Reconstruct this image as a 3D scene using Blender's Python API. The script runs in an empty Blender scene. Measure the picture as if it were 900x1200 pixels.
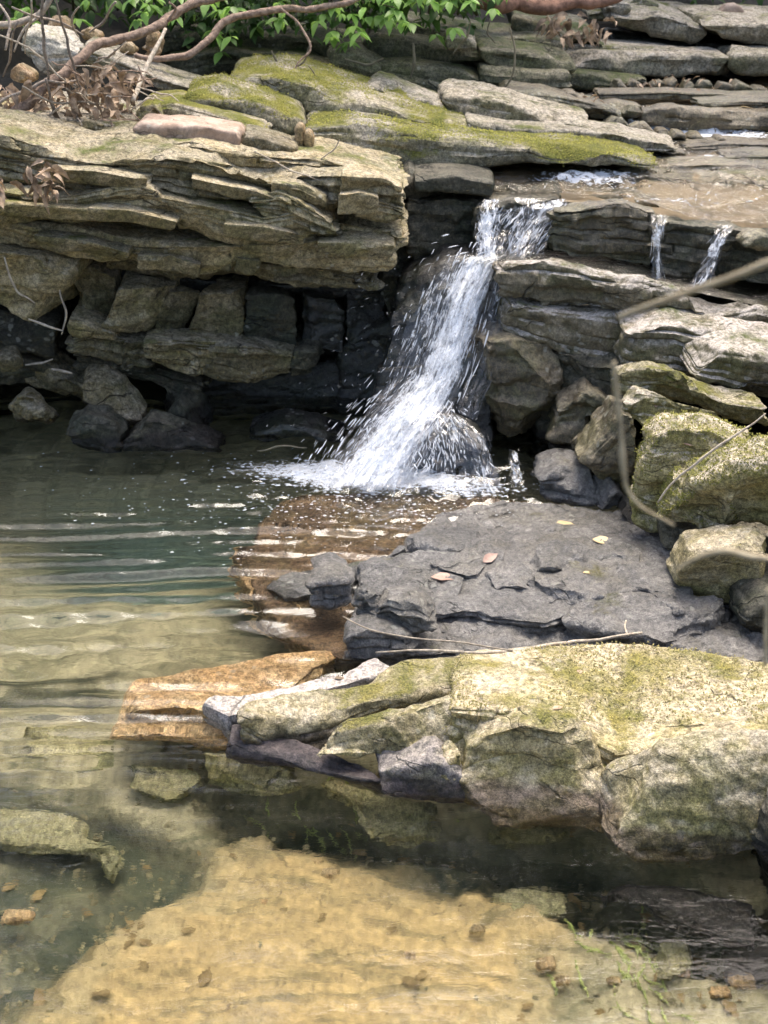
import bpy, math, random, zlib
import numpy as np
from mathutils import Vector

scn = bpy.context.scene
COL = scn.collection
R = math.radians

# ------------------------------------------------------------------ camera
CAM_H, PITCH, FPX = 1.8, R(25), 1648.0          # height above pool, tilt down, focal length in photo pixels (900 x 1200)
cam_d = bpy.data.cameras.new('camera')
cam = bpy.data.objects.new('camera', cam_d); COL.objects.link(cam)
cam.location = (0, 0, CAM_H); cam.rotation_euler = (R(90) - PITCH, 0, 0)
cam_d.sensor_fit = 'VERTICAL'; cam_d.sensor_height = 24.0
cam_d.lens = 24.0 * FPX / 1200.0
cam_d.clip_start = 0.05; cam_d.clip_end = 500
cam_d.dof.use_dof = True; cam_d.dof.focus_distance = 3.5
cam_d.dof.aperture_fstop = cam_d.lens / 1000.0 / 0.0062
scn.camera = cam

# ------------------------------------------------------------------ sky, sun, exposure
SUN_EL, SUN_AZ = R(66), R(20)                    # soft high light from over the bank, a little right
w = bpy.data.worlds.new("World"); scn.world = w; w.use_nodes = True
wn = w.node_tree.nodes; wl = w.node_tree.links
sky = wn.new('ShaderNodeTexSky'); sky.sky_type = 'NISHITA'; sky.sun_disc = False
sky.sun_elevation = SUN_EL; sky.sun_rotation = SUN_AZ
sky.air_density = 1.0; sky.dust_density = 6.0; sky.ozone_density = 0.4
wn['Background'].inputs['Strength'].default_value = 0.135
wl.new(sky.outputs[0], wn['Background'].inputs['Color'])
sun_d = bpy.data.lights.new('sun', 'SUN'); sun_d.energy = 1.4; sun_d.angle = R(30); sun_d.color = (1, .95, .86)
sun = bpy.data.objects.new('sun', sun_d); COL.objects.link(sun)
sd = Vector((math.sin(SUN_AZ) * math.cos(SUN_EL), math.cos(SUN_AZ) * math.cos(SUN_EL), math.sin(SUN_EL)))
sun.rotation_euler = sd.to_track_quat('Z', 'Y').to_euler()
scn.view_settings.view_transform = 'Standard'; scn.view_settings.look = 'None'
scn.view_settings.exposure = 1.6; scn.view_settings.gamma = 1.0
scn.render.engine = 'CYCLES'
scn.cycles.use_denoising = True
scn.cycles.max_bounces = 10; scn.cycles.transmission_bounces = 8; scn.cycles.transparent_max_bounces = 16
scn.cycles.sample_clamp_indirect = 6

# ------------------------------------------------------------------ pixels to places
CP, SP = math.cos(PITCH), math.sin(PITCH)
def ray(px, py):
    a, b = (px - 450) / FPX, -(py - 600) / FPX
    return np.array([a, CP + b * SP, -SP + b * CP])
def at(px, py, Y):
    d = ray(px, py); return np.array([0, 0, CAM_H]) + d * (Y / d[1])
def atz(px, py, z):
    d = ray(px, py); return np.array([0, 0, CAM_H]) + d * ((z - CAM_H) / d[2])
def bed(px, py, z):
    """the place at depth z under the pool that shows at a pixel through the still surface"""
    p = atz(px, py, 0); d = ray(px, py); d = d / np.linalg.norm(d)
    h = d[:2] / 1.333; dz = -math.sqrt(1 - h @ h)
    return p + np.array([h[0], h[1], dz]) * (z / dz)
def bz(pts, z):
    return np.array([bed(a, b, z) for a, b in pts])
def yl(pts, Y0, Y1=None):
    """polyline at world depth Y0 (left) .. Y1 (right)"""
    Y1 = Y0 if Y1 is None else Y1
    x0, x1 = pts[0][0], pts[-1][0]
    return np.array([at(p[0], p[1], p[2] if len(p) > 2 else Y0 + (Y1 - Y0) * (p[0] - x0) / max(1e-6, x1 - x0)) for p in pts])
def zl(pts, z0, z1=None):
    z1 = z0 if z1 is None else z1
    n = max(1, len(pts) - 1)
    return np.array([atz(p[0], p[1], p[2] if len(p) > 2 else z0 + (z1 - z0) * i / n) for i, p in enumerate(pts)])

# ------------------------------------------------------------------ noise
_rs = np.random.RandomState(7)
_T = _rs.rand(64, 64, 64).astype(np.float32) * 2 - 1
def vnoise(p, s=0):
    p = np.asarray(p, dtype=np.float64) + s * 7.31
    i = np.floor(p).astype(np.int64); f = p - i
    f = f * f * f * (f * (f * 6 - 15) + 10)
    x0, y0, z0 = (i[:, 0] & 63), (i[:, 1] & 63), (i[:, 2] & 63)
    x1, y1, z1 = (x0 + 1) & 63, (y0 + 1) & 63, (z0 + 1) & 63
    fx, fy, fz = f[:, 0], f[:, 1], f[:, 2]
    def L(a, b, t): return a + (b - a) * t
    return L(L(L(_T[x0, y0, z0], _T[x1, y0, z0], fx), L(_T[x0, y1, z0], _T[x1, y1, z0], fx), fy),
             L(L(_T[x0, y0, z1], _T[x1, y0, z1], fx), L(_T[x0, y1, z1], _T[x1, y1, z1], fx), fy), fz)
def fbm(p, oct=4, s=0, gain=.5):
    a, t = 1.0, 0
    for k in range(oct):
        t = t + a * vnoise(p * (2.03 ** k), s + k * 3); a *= gain
    return t
def facets(p, s=0, tilt=.5):
    """broken faces: every cell of a jittered grid is a plane of its own offset and tilt"""
    p = p + s * 3.77
    i0 = np.floor(p).astype(np.int64)
    best = np.full(len(p), 1e9); val = np.zeros(len(p))
    for dx in (-1, 0, 1):
        for dy in (-1, 0, 1):
            for dz in (-1, 0, 1):
                c = i0 + np.array([dx, dy, dz])
                a, b, d = c[:, 0] & 63, c[:, 1] & 63, c[:, 2] & 63
                j = np.stack([_T[a, b, d], _T[b, d, a], _T[d, a, b]], 1) * .42 + .5
                q = p - (c + j)
                r = (q * q).sum(1)
                m = r < best
                tl = np.stack([_T[(a + 9) & 63, b, d], _T[a, (b + 9) & 63, d], _T[a, b, (d + 9) & 63]], 1)
                v = _T[(a + 31) & 63, (b + 17) & 63, d] + (q * tl).sum(1) * tilt * 2
                val[m] = v[m]; best[m] = r[m]
    return val

# ------------------------------------------------------------------ objects
def mesh(name, verts, faces, mat=None, smooth=True, sharp=0):
    """faces: (n,3) / (n,4) array or list of such arrays"""
    fl = faces if isinstance(faces, list) else [faces]
    fl = [np.asarray(f, dtype=np.int32) for f in fl if len(f)]
    me = bpy.data.meshes.new(name)
    verts = np.asarray(verts, dtype=np.float32)
    me.vertices.add(len(verts)); me.vertices.foreach_set('co', verts.ravel())
    li = np.concatenate([f.ravel() for f in fl]); cnt = np.concatenate([np.full(len(f), f.shape[1]) for f in fl])
    me.loops.add(len(li)); me.loops.foreach_set('vertex_index', li)
    me.polygons.add(len(cnt)); st = np.concatenate([[0], np.cumsum(cnt)[:-1]]).astype(np.int32)
    me.polygons.foreach_set('loop_start', st); me.polygons.foreach_set('loop_total', cnt.astype(np.int32))
    me.polygons.foreach_set('use_smooth', np.full(len(cnt), smooth))
    me.update(calc_edges=True); me.validate()
    if mat: me.materials.append(mat)
    if sharp: me.set_sharp_from_angle(angle=sharp)
    return me
def link(name, me, parent=None, loc=None):
    o = bpy.data.objects.new(name, me); COL.objects.link(o)
    if parent is not None: o.parent = parent
    if loc is not None: o.location = loc
    return o
def tag(o, label=None, cat=None, group=None, kind=None):
    for k, v in (('label', label), ('category', cat), ('group', group), ('kind', kind)):
        if v: o[k] = v
    return o
def empty(name, loc, label, cat, group=None):
    o = bpy.data.objects.new(name, None); COL.objects.link(o)
    o.location = [float(c) for c in loc]; o.empty_display_size = .05
    return tag(o, label, cat, group)
def put(name, verts, faces, mat, parent=None, smooth=True, sharp=0):
    """link world-space verts as an object whose origin is its base (or its parent's origin)"""
    verts = np.asarray(verts, dtype=np.float64)
    if parent is None:
        org = np.array([verts[:, 0].mean(), verts[:, 1].mean(), verts[:, 2].min()])
    else:
        org = np.array(parent_world(parent))
    o = link(name, mesh(name, verts - org, faces, mat, smooth, sharp), parent)
    if parent is None: o.location = [float(c) for c in org]
    return o
def parent_world(o):
    v = np.array(o.location)
    while o.parent is not None: o = o.parent; v = v + np.array(o.location)
    return v
def vnormals(v, q):
    n = np.zeros_like(v)
    fn = np.cross(v[q[:, 2]] - v[q[:, 0]], v[q[:, -1]] - v[q[:, 1]])
    for k in range(q.shape[1]): 
        for c in range(3): n[:, c] += np.bincount(q[:, k], fn[:, c], len(v))
    return n / np.maximum(1e-12, np.linalg.norm(n, axis=1))[:, None]

# ------------------------------------------------------------------ materials
def nt(name):
    m = bpy.data.materials.new(name); m.use_nodes = True
    t = m.node_tree; t.nodes.clear(); return m, t
class N:
    """small node helper"""
    def __init__(s, t): s.t = t
    def __call__(s, typ, ins=None, **kw):
        n = s.t.nodes.new(typ)
        for k, v in kw.items(): setattr(n, k, v)
        for k, v in (ins or {}).items():
            if hasattr(v, 'is_output') or isinstance(v, bpy.types.NodeSocket): s.t.links.new(v, n.inputs[k])
            else: n.inputs[k].default_value = v
        return n
    def math(s, op, a, b=None, c=None, clamp=False):
        d = {0: a}
        if b is not None: d[1] = b
        if c is not None: d[2] = c
        return s('ShaderNodeMath', d, operation=op, use_clamp=clamp).outputs[0]
    def noise(s, vec, scale, detail=6, rough=.6, dist=0.0):
        return s('ShaderNodeTexNoise', {'Vector': vec, 'Scale': scale, 'Detail': detail, 'Roughness': rough, 'Distortion': dist}).outputs['Fac']
    def step(s, x, a, b):
        return s('ShaderNodeMapRange', {'Value': x, 'From Min': a, 'From Max': b, 'To Min': 0.0, 'To Max': 1.0}, interpolation_type='SMOOTHSTEP').outputs[0]
    def mix(s, f, a, b, blend='MIX'):
        n = s('ShaderNodeMix', data_type='RGBA', blend_type=blend)
        for i, v in ((0, f), (6, a), (7, b)):
            if isinstance(v, bpy.types.NodeSocket): s.t.links.new(v, n.inputs[i])
            elif i == 0: n.inputs[i].default_value = v
            else: n.inputs[i].default_value = (*v, 1)
        return n.outputs[2]
    def scale(s, vec, sc):
        return s('ShaderNodeVectorMath', {0: vec, 1: sc}, operation='MULTIPLY').outputs[0]

_rock = {}
def rock(name, c1, c2, c3, moss=.3, moss_col=(.17, .18, .035), moss_thr=.35, bleach=(.46, .42, .36), bleach_amt=.4, rough=.85, wet_z=None,
         bump=.85, speck=.8, algae=(.10, .11, .04), algae_amt=.4, coarse=1.0, spec=.35, coat=0.0):
    m, t = nt(name); n = N(t)
    geo = n('ShaderNodeNewGeometry'); pos = geo.outputs['Position']; nz = n('ShaderNodeSeparateXYZ', {0: geo.outputs['Normal']}).outputs[2]
    rnd = n('ShaderNodeObjectInfo').outputs['Random']
    big = n.noise(pos, 3.2 * coarse, 5, .62, .4); mid = n.noise(pos, 13 * coarse, 6, .68, .3); fine = n.noise(pos, 75, 5, .75); grit = n.noise(pos, 260, 3, .8)
    band = n.noise(n.scale(pos, (2.5, 2.5, 34)), 1.0, 4, .6, .6)
    col = n.mix(n.step(big, .38, .62), c1, c2)
    col = n.mix(n.math('MULTIPLY', n.step(mid, .46, .66), .8), col, c3)
    col = n.mix(n.math('MULTIPLY', n.step(band, .5, .66), .3), col, tuple(x * .5 for x in c2))
    al = n.math('MULTIPLY', n.step(n.noise(pos, 5.5, 5, .65, .5), .45, .62), algae_amt)
    col = n.mix(al, col, algae)
    # stains
    st = n.math('MULTIPLY', n.step(n.noise(n.scale(pos, (9, 9, 4)), 1.3, 6, .7, 1.0), .55, .7), .55)
    col = n.mix(st, col, tuple(x * .33 for x in c2))
    # dry bleached crust on the upper faces
    bl = n.math('MULTIPLY', n.math('MULTIPLY', n.step(nz, .35, .85), n.step(n.math('ADD', mid, n.math('MULTIPLY', fine, .5)), .55, .85)), bleach_amt)
    col = n.mix(bl, col, bleach)
    # grain
    col = n.mix(speck, col, n.mix(n.step(fine, .3, .7), (.35, .35, .35), (1.75, 1.7, 1.65)), 'MULTIPLY')
    col = n.mix(speck * .9, col, n.mix(n.step(grit, .3, .7), (.4, .4, .4), (1.65, 1.65, 1.65)), 'MULTIPLY')
    # open cracks with dirt in them
    wv = n('ShaderNodeVectorMath', {0: pos, 1: n.scale(n('ShaderNodeTexNoise', {'Vector': pos, 'Scale': 7.0, 'Detail': 4.0}).outputs['Color'], (.14, .14, .10))}, operation='ADD').outputs[0]
    cv = n('ShaderNodeTexVoronoi', {'Vector': n.scale(wv, (.55, .8, 3.4)), 'Scale': 5.5}, feature='DISTANCE_TO_EDGE').outputs['Distance']
    crk = n.math('MULTIPLY', n.step(cv, .022, .004), n.step(n.noise(pos, 5, 3), .52, .62))
    col = n.mix(n.math('MULTIPLY', crk, .7), col, tuple(x * .2 for x in c2))
    # lichen dots
    vor = n('ShaderNodeTexVoronoi', {'Vector': n('ShaderNodeVectorMath', {0: pos, 1: n.scale(n('ShaderNodeTexNoise', {'Vector': pos, 'Scale': 30.0}).outputs['Color'], (.03, .03, .03))}, operation='ADD').outputs[0], 'Scale': 26.0}).outputs['Distance']
    li = n.math('MULTIPLY', n.step(vor, .26, .16), n.math('MULTIPLY', n.step(n.noise(pos, 4.0, 3), .52, .62), .45))
    col = n.mix(li, col, (.42, .42, .36))
    # moss
    mn = n.math('ADD', n.math('MULTIPLY', n.noise(pos, 4.5, 6, .65, .4), .75), n.math('MULTIPLY', mid, .35))
    mk = n.math('MULTIPLY', n.step(n.math('ADD', mn, n.math('MULTIPLY', nz, .22)), 0.96 - moss * .42, 1.12 - moss * .42), n.step(nz, moss_thr - .75, moss_thr))
    mk = n.math('MULTIPLY', mk, n.step(n.math('ADD', fine, n.math('MULTIPLY', mk, .35)), .42, .62))
    mc = n.mix(n.step(n.noise(pos, 9, 4), .4, .65), moss_col, tuple(a * b for a, b in zip(moss_col, (.62, .7, .6))))
    mc = n.mix(.7, mc, n.mix(n.step(n.noise(pos, 190, 3, .7), .32, .68), (.3, .32, .3), (1.7, 1.65, 1.5)), 'MULTIPLY')
    if moss > 0: col = n.mix(mk, col, mc)
    # each stone a little different
    col = n.mix(1.0, col, n.mix(rnd, (.82, .83, .84), (1.15, 1.12, 1.08)), 'MULTIPLY')
    ro = n.math('ADD', rough - .12, n.math('MULTIPLY', fine, .24), clamp=True)
    if wet_z is not None:
        z = n('ShaderNodeSeparateXYZ', {0: pos}).outputs[2]
        wz = n.step(n.math('ADD', z, n.math('MULTIPLY', n.math('SUBTRACT', mid, .5), .05)), wet_z + .012, wet_z - .008)
        col = n.mix(wz, col, n.mix(1.0, col, (.34, .31, .33), 'MULTIPLY'))
        ro = n.math('ADD', n.math('MULTIPLY', n.math('SUBTRACT', 1.0, wz), ro), n.math('MULTIPLY', wz, .28))
    h = n.math('ADD', n.math('MULTIPLY', mid, .5), n.math('ADD', n.math('MULTIPLY', fine, .42), n.math('MULTIPLY', grit, .12)))
    h = n.math('SUBTRACT', h, n.math('MULTIPLY', crk, .7))
    if moss > 0: h = n.math('ADD', h, n.math('MULTIPLY', mk, n.math('MULTIPLY', n.noise(pos, 150, 3, .7), .5)))
    bp = n('ShaderNodeBump', {'Height': h, 'Strength': bump, 'Distance': .022})
    b = n('ShaderNodeBsdfPrincipled', {'Base Color': col, 'Roughness': ro, 'Normal': bp.outputs[0], 'Specular IOR Level': spec})
    if coat:
        b.inputs['Coat Weight'].default_value = coat; b.inputs['Coat Roughness'].default_value = .16; b.inputs['Coat IOR'].default_value = 1.4
        cb = n('ShaderNodeBump', {'Height': n.math('ADD', mid, n.math('MULTIPLY', fine, .5)), 'Strength': .85, 'Distance': .016}); t.links.new(cb.outputs[0], b.inputs['Coat Normal'])
    t.links.new(b.outputs[0], n('ShaderNodeOutputMaterial').inputs[0])
    return m
M = {}
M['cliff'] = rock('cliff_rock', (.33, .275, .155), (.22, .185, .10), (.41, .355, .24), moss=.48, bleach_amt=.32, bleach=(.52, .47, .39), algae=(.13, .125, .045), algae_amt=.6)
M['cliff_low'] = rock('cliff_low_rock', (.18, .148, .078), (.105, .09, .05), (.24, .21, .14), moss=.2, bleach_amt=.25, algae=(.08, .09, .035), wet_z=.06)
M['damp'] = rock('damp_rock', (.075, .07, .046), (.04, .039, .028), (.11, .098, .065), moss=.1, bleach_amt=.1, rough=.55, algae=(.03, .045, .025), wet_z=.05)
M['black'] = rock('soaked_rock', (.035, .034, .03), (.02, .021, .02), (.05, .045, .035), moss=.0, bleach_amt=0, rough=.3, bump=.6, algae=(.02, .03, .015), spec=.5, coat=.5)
M['mossy'] = rock('mossy_rock', (.31, .28, .19), (.20, .18, .115), (.38, .35, .28), moss=.72, moss_col=(.21, .20, .035), bleach_amt=.6, algae=(.15, .145, .05), algae_amt=.6)
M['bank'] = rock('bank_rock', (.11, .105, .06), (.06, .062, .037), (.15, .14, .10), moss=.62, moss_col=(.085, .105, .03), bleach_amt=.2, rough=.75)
M['grey'] = rock('grey_ledge_rock', (.25, .225, .16), (.16, .145, .105), (.31, .285, .23), moss=.46, algae=(.12, .12, .05), algae_amt=.55, bleach_amt=.6, moss_col=(.17, .175, .05))
M['slab'] = rock('slab_rock', (.20, .17, .11), (.11, .10, .06), (.27, .235, .17), moss=.46, moss_col=(.13, .15, .03), bleach_amt=.85, algae=(.10, .105, .035), algae_amt=.5, bleach=(.50, .46, .42), bump=.9, speck=.6)
M['boulder'] = rock('boulder_rock', (.27, .24, .12), (.18, .165, .07), (.34, .31, .2), moss=.64, moss_col=(.18, .175, .04), bleach_amt=.7, bleach=(.52, .47, .42), bump=.9, algae=(.16, .15, .045), algae_amt=.6)
M['wet'] = rock('wet_ledge_rock', (.16, .157, .152), (.088, .086, .084), (.22, .215, .205), moss=.35, bleach_amt=.0, rough=.42, bump=1.2, speck=.8, algae=(.09, .08, .045), algae_amt=.35, spec=.6, moss_col=(.13, .12, .04), coat=.85)
M['shelf'] = rock('shelf_rock', (.29, .25, .135), (.20, .17, .085), (.36, .32, .21), moss=.60, moss_col=(.22, .195, .06), bleach_amt=.4, bleach=(.55, .50, .44), wet_z=.035, bump=.8, algae=(.24, .22, .07), algae_amt=.7)
M['shelf_grey'] = rock('shelf_grey_rock', (.17, .16, .165), (.10, .095, .10), (.22, .205, .21), moss=.3, bleach_amt=.25, wet_z=.035, rough=.6)
M['strip'] = rock('pale_grey_rock', (.36, .33, .32), (.25, .23, .225), (.42, .39, .38), moss=.2, bleach_amt=.4, bump=.5, algae_amt=.15)
M['tan'] = rock('tan_bed_rock', (.46, .30, .14), (.34, .22, .10), (.52, .38, .20), moss=0, bleach_amt=.1, rough=.5, algae=(.2, .17, .06), algae_amt=.3)
M['olive'] = rock('olive_bed_rock', (.30, .26, .12), (.2, .18, .08), (.38, .33, .17), moss=0, bleach_amt=.1, rough=.6, algae=(.13, .14, .05))
M['awash'] = rock('awash_rock', (.14, .095, .055), (.075, .052, .032), (.20, .14, .08), moss=0, bleach_amt=0, rough=.45, algae=(.1, .085, .035), algae_amt=.4)
M['pink'] = rock('pink_stone', (.31, .225, .165), (.24, .175, .13), (.36, .28, .22), moss=.02, bleach_amt=.3, bleach=(.55, .46, .41), bump=.25, speck=.2, algae_amt=.1)
M['white_stone'] = rock('white_stone', (.48, .46, .40), (.36, .34, .28), (.55, .53, .48), moss=.42, bleach_amt=.5, bump=.3)
M['brown_stone'] = rock('brown_stone', (.30, .20, .11), (.22, .14, .07), (.36, .27, .17), moss=.15, bleach_amt=.3, bump=.3)
M['stream'] = rock('stream_rock', (.13, .105, .06), (.075, .062, .036), (.18, .15, .09), moss=.25, moss_col=(.1, .11, .03), bleach_amt=.15, rough=.45, bump=.8, spec=.5, coat=.35)

def simple(name, c1, c2, scale=20, rough=.7, bump=.3, trans=0, obj_var=.25, spec=.4):
    m, t = nt(name); n = N(t)
    geo = n('ShaderNodeNewGeometry'); pos = geo.outputs['Position']
    f = n.noise(pos, scale, 5, .65); rnd = n('ShaderNodeObjectInfo').outputs['Random']
    col = n.mix(n.step(f, .35, .65), c1, c2)
    col = n.mix(1.0, col, n.mix(rnd, (1 - obj_var,) * 3, (1 + obj_var,) * 3), 'MULTIPLY')
    bp = n('ShaderNodeBump', {'Height': f, 'Strength': bump, 'Distance': .01})
    b = n('ShaderNodeBsdfPrincipled', {'Base Color': col, 'Roughness': rough, 'Normal': bp.outputs[0], 'Specular IOR Level': spec})
    out = b.outputs[0]
    if trans:
        tr = n('ShaderNodeBsdfTranslucent', {'Color': col})
        out = n('ShaderNodeMixShader', {0: trans, 1: out, 2: tr.outputs[0]}).outputs[0]
    t.links.new(out, n('ShaderNodeOutputMaterial').inputs[0])
    return m
M['bark'] = simple('pink_bark', (.42, .30, .22), (.20, .135, .095), 55, .8, 1.0)
M['twig'] = simple('grey_twig', (.36, .30, .24), (.18, .145, .11), 70, .8, .8)
M['pale_twig'] = simple('pale_twig', (.50, .43, .33), (.30, .25, .19), 70, .8, .8)
M['log'] = simple('red_log', (.33, .18, .115), (.16, .085, .055), 26, .85, 1.0)
M['blur_twig'] = simple('near_twig', (.38, .32, .21), (.26, .21, .13), 60)
M['moss_mossy'] = simple('moss', (.20, .20, .035), (.27, .25, .05), 25, .9, .2)
M['moss_shelf'] = simple('dry_moss', (.25, .22, .075), (.33, .285, .125), 25, .9, .2)
M['moss_boulder'] = simple('yellow_moss', (.20, .20, .04), (.27, .255, .06), 25, .9, .2)
M['leaf'] = simple('green_leaf', (.23, .41, .08), (.30, .48, .13), 25, .4, .1, .45, .35)
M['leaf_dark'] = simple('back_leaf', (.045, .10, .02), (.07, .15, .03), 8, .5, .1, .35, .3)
M['stem'] = simple('green_stem', (.10, .10, .04), (.07, .06, .03), 30)
M['dead'] = simple('dead_leaf', (.19, .13, .08), (.42, .31, .21), 35, .6, .3, .15, .55)
M['yleaf'] = simple('yellow_leaf', (.52, .41, .22), (.45, .32, .16), 60, .5, .1, .1, .1)
M['pleaf'] = simple('pink_leaf', (.42, .28, .22), (.34, .2, .15), 60, .5, .1, .1, .1)
M['root'] = simple('root', (.20, .17, .11), (.13, .11, .07), 40)
M['earth'] = simple('bank_earth', (.035, .03, .02), (.018, .017, .012), 14, .95, 1.0)

def white_bsdf(n, col=(.88, .91, .95)):
    b = n('ShaderNodeBsdfPrincipled', {'Base Color': (*col, 1), 'Roughness': .3, 'Specular IOR Level': .5})
    tl = n('ShaderNodeBsdfTranslucent', {'Color': (*col, 1)})
    return n('ShaderNodeMixShader', {0: .35, 1: b.outputs[0], 2: tl.outputs[0]}).outputs[0]
def water(name, tint, absorb, dens, rip=((60, .25),), rough=.03, froth_scale=(45, 90, 45)):
    m, t = nt(name); n = N(t)
    pos = n('ShaderNodeNewGeometry').outputs['Position']
    h = None
    for sc, am in rip:
        q = n.math('MULTIPLY', n.noise(n.scale(pos, (sc * .45, sc, sc)), 1.0, 3, .55, .6), am)
        h = q if h is None else n.math('ADD', h, q)
    bp = n('ShaderNodeBump', {'Height': h, 'Strength': 1.0, 'Distance': .014})
    g = n('ShaderNodeBsdfGlass', {'Color': (*tint, 1), 'Roughness': rough, 'IOR': 1.333, 'Normal': bp.outputs[0]})
    # air beaten into the water where it falls or breaks
    fa = n('ShaderNodeAttribute', attribute_name='froth').outputs['Fac']
    fn = n.math('ADD', n.math('MULTIPLY', n.noise(n.scale(pos, froth_scale), 1.0, 5, .7, 1.2), .75), n.math('MULTIPLY', n.noise(n.scale(pos, (12, 26, 12)), 1.0, 3, .6, .8), .25))
    th = n.math('SUBTRACT', .78, n.math('MULTIPLY', fa, .52))
    fm = n.math('MULTIPLY', n('ShaderNodeMapRange', {'Value': n.math('SUBTRACT', fn, th), 'From Min': 0.0, 'From Max': .09}, interpolation_type='SMOOTHSTEP').outputs[0], .92)
    x = n('ShaderNodeMixShader', {0: fm, 1: g.outputs[0], 2: white_bsdf(n)})
    o = n('ShaderNodeOutputMaterial'); t.links.new(x.outputs[0], o.inputs[0])
    if dens:
        v = n('ShaderNodeVolumeAbsorption', {'Color': (*absorb, 1), 'Density': dens}); t.links.new(v.outputs[0], o.inputs[1])
    return m
M['pool'] = water('pool_water', (1, 1, 1), (.50, .74, .70), .5, ((26, .11), (80, .03)))
M['streamw'] = water('stream_water', (.97, .96, .93), (.7, .6, .4), 0, ((26, 1.3), (80, .6)), .06, (40, 70, 40))
def sheet_mat(name, sa, st, lo, hi):
    """falling water: threads of white with clear gaps, drawn out along the flow"""
    m, t = nt(name); n = N(t)
    fl = n('ShaderNodeAttribute', attribute_name='flow').outputs['Vector']; dn = n('ShaderNodeAttribute', attribute_name='dense').outputs['Fac']
    a = n.noise(n.scale(fl, (sa, st, 1)), 1.0, 4, .62, .5); b = n.noise(n.scale(fl, (sa * .22, st * .8, 1)), 1.0, 3, .6, .3); c = n.noise(n.scale(fl, (sa * 2.6, st * 4.5, 1)), 1.0, 3, .6, .3)
    f = n.math('ADD', n.math('ADD', n.math('MULTIPLY', a, .42), n.math('MULTIPLY', b, .33)), n.math('MULTIPLY', c, .25))
    f = n.math('ADD', f, n.math('MULTIPLY', n.math('SUBTRACT', dn, .5), .42))
    al = n('ShaderNodeMapRange', {'Value': f, 'From Min': lo, 'From Max': hi}, interpolation_type='SMOOTHSTEP').outputs[0]
    al = n.math('MULTIPLY', al, .95)
    gl = n('ShaderNodeBsdfGlossy', {'Roughness': .12}); tr = n('ShaderNodeBsdfTransparent')
    cl = n('ShaderNodeMixShader', {0: .05, 1: tr.outputs[0], 2: gl.outputs[0]})
    x = n('ShaderNodeMixShader', {0: al, 1: cl.outputs[0], 2: white_bsdf(n)})
    t.links.new(x.outputs[0], n('ShaderNodeOutputMaterial').inputs[0]); return m
M['sheet'] = sheet_mat('falling_water', 34, 7, .47, .60)
def whitewater(name, a=.5, col=(.86, .89, .93)):
    m, t = nt(name); n = N(t)
    g = n('ShaderNodeBsdfGlass', {'Color': (.97, .98, 1, 1), 'IOR': 1.2, 'Roughness': .1})
    x = n('ShaderNodeMixShader', {0: a, 1: white_bsdf(n, col), 2: g.outputs[0]})
    t.links.new(x.outputs[0], n('ShaderNodeOutputMaterial').inputs[0]); return m
M['white'] = whitewater('white_water', .3)
M['drop'] = whitewater('water_drops', .5)
M['foam'] = whitewater('foam', .15)

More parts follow.
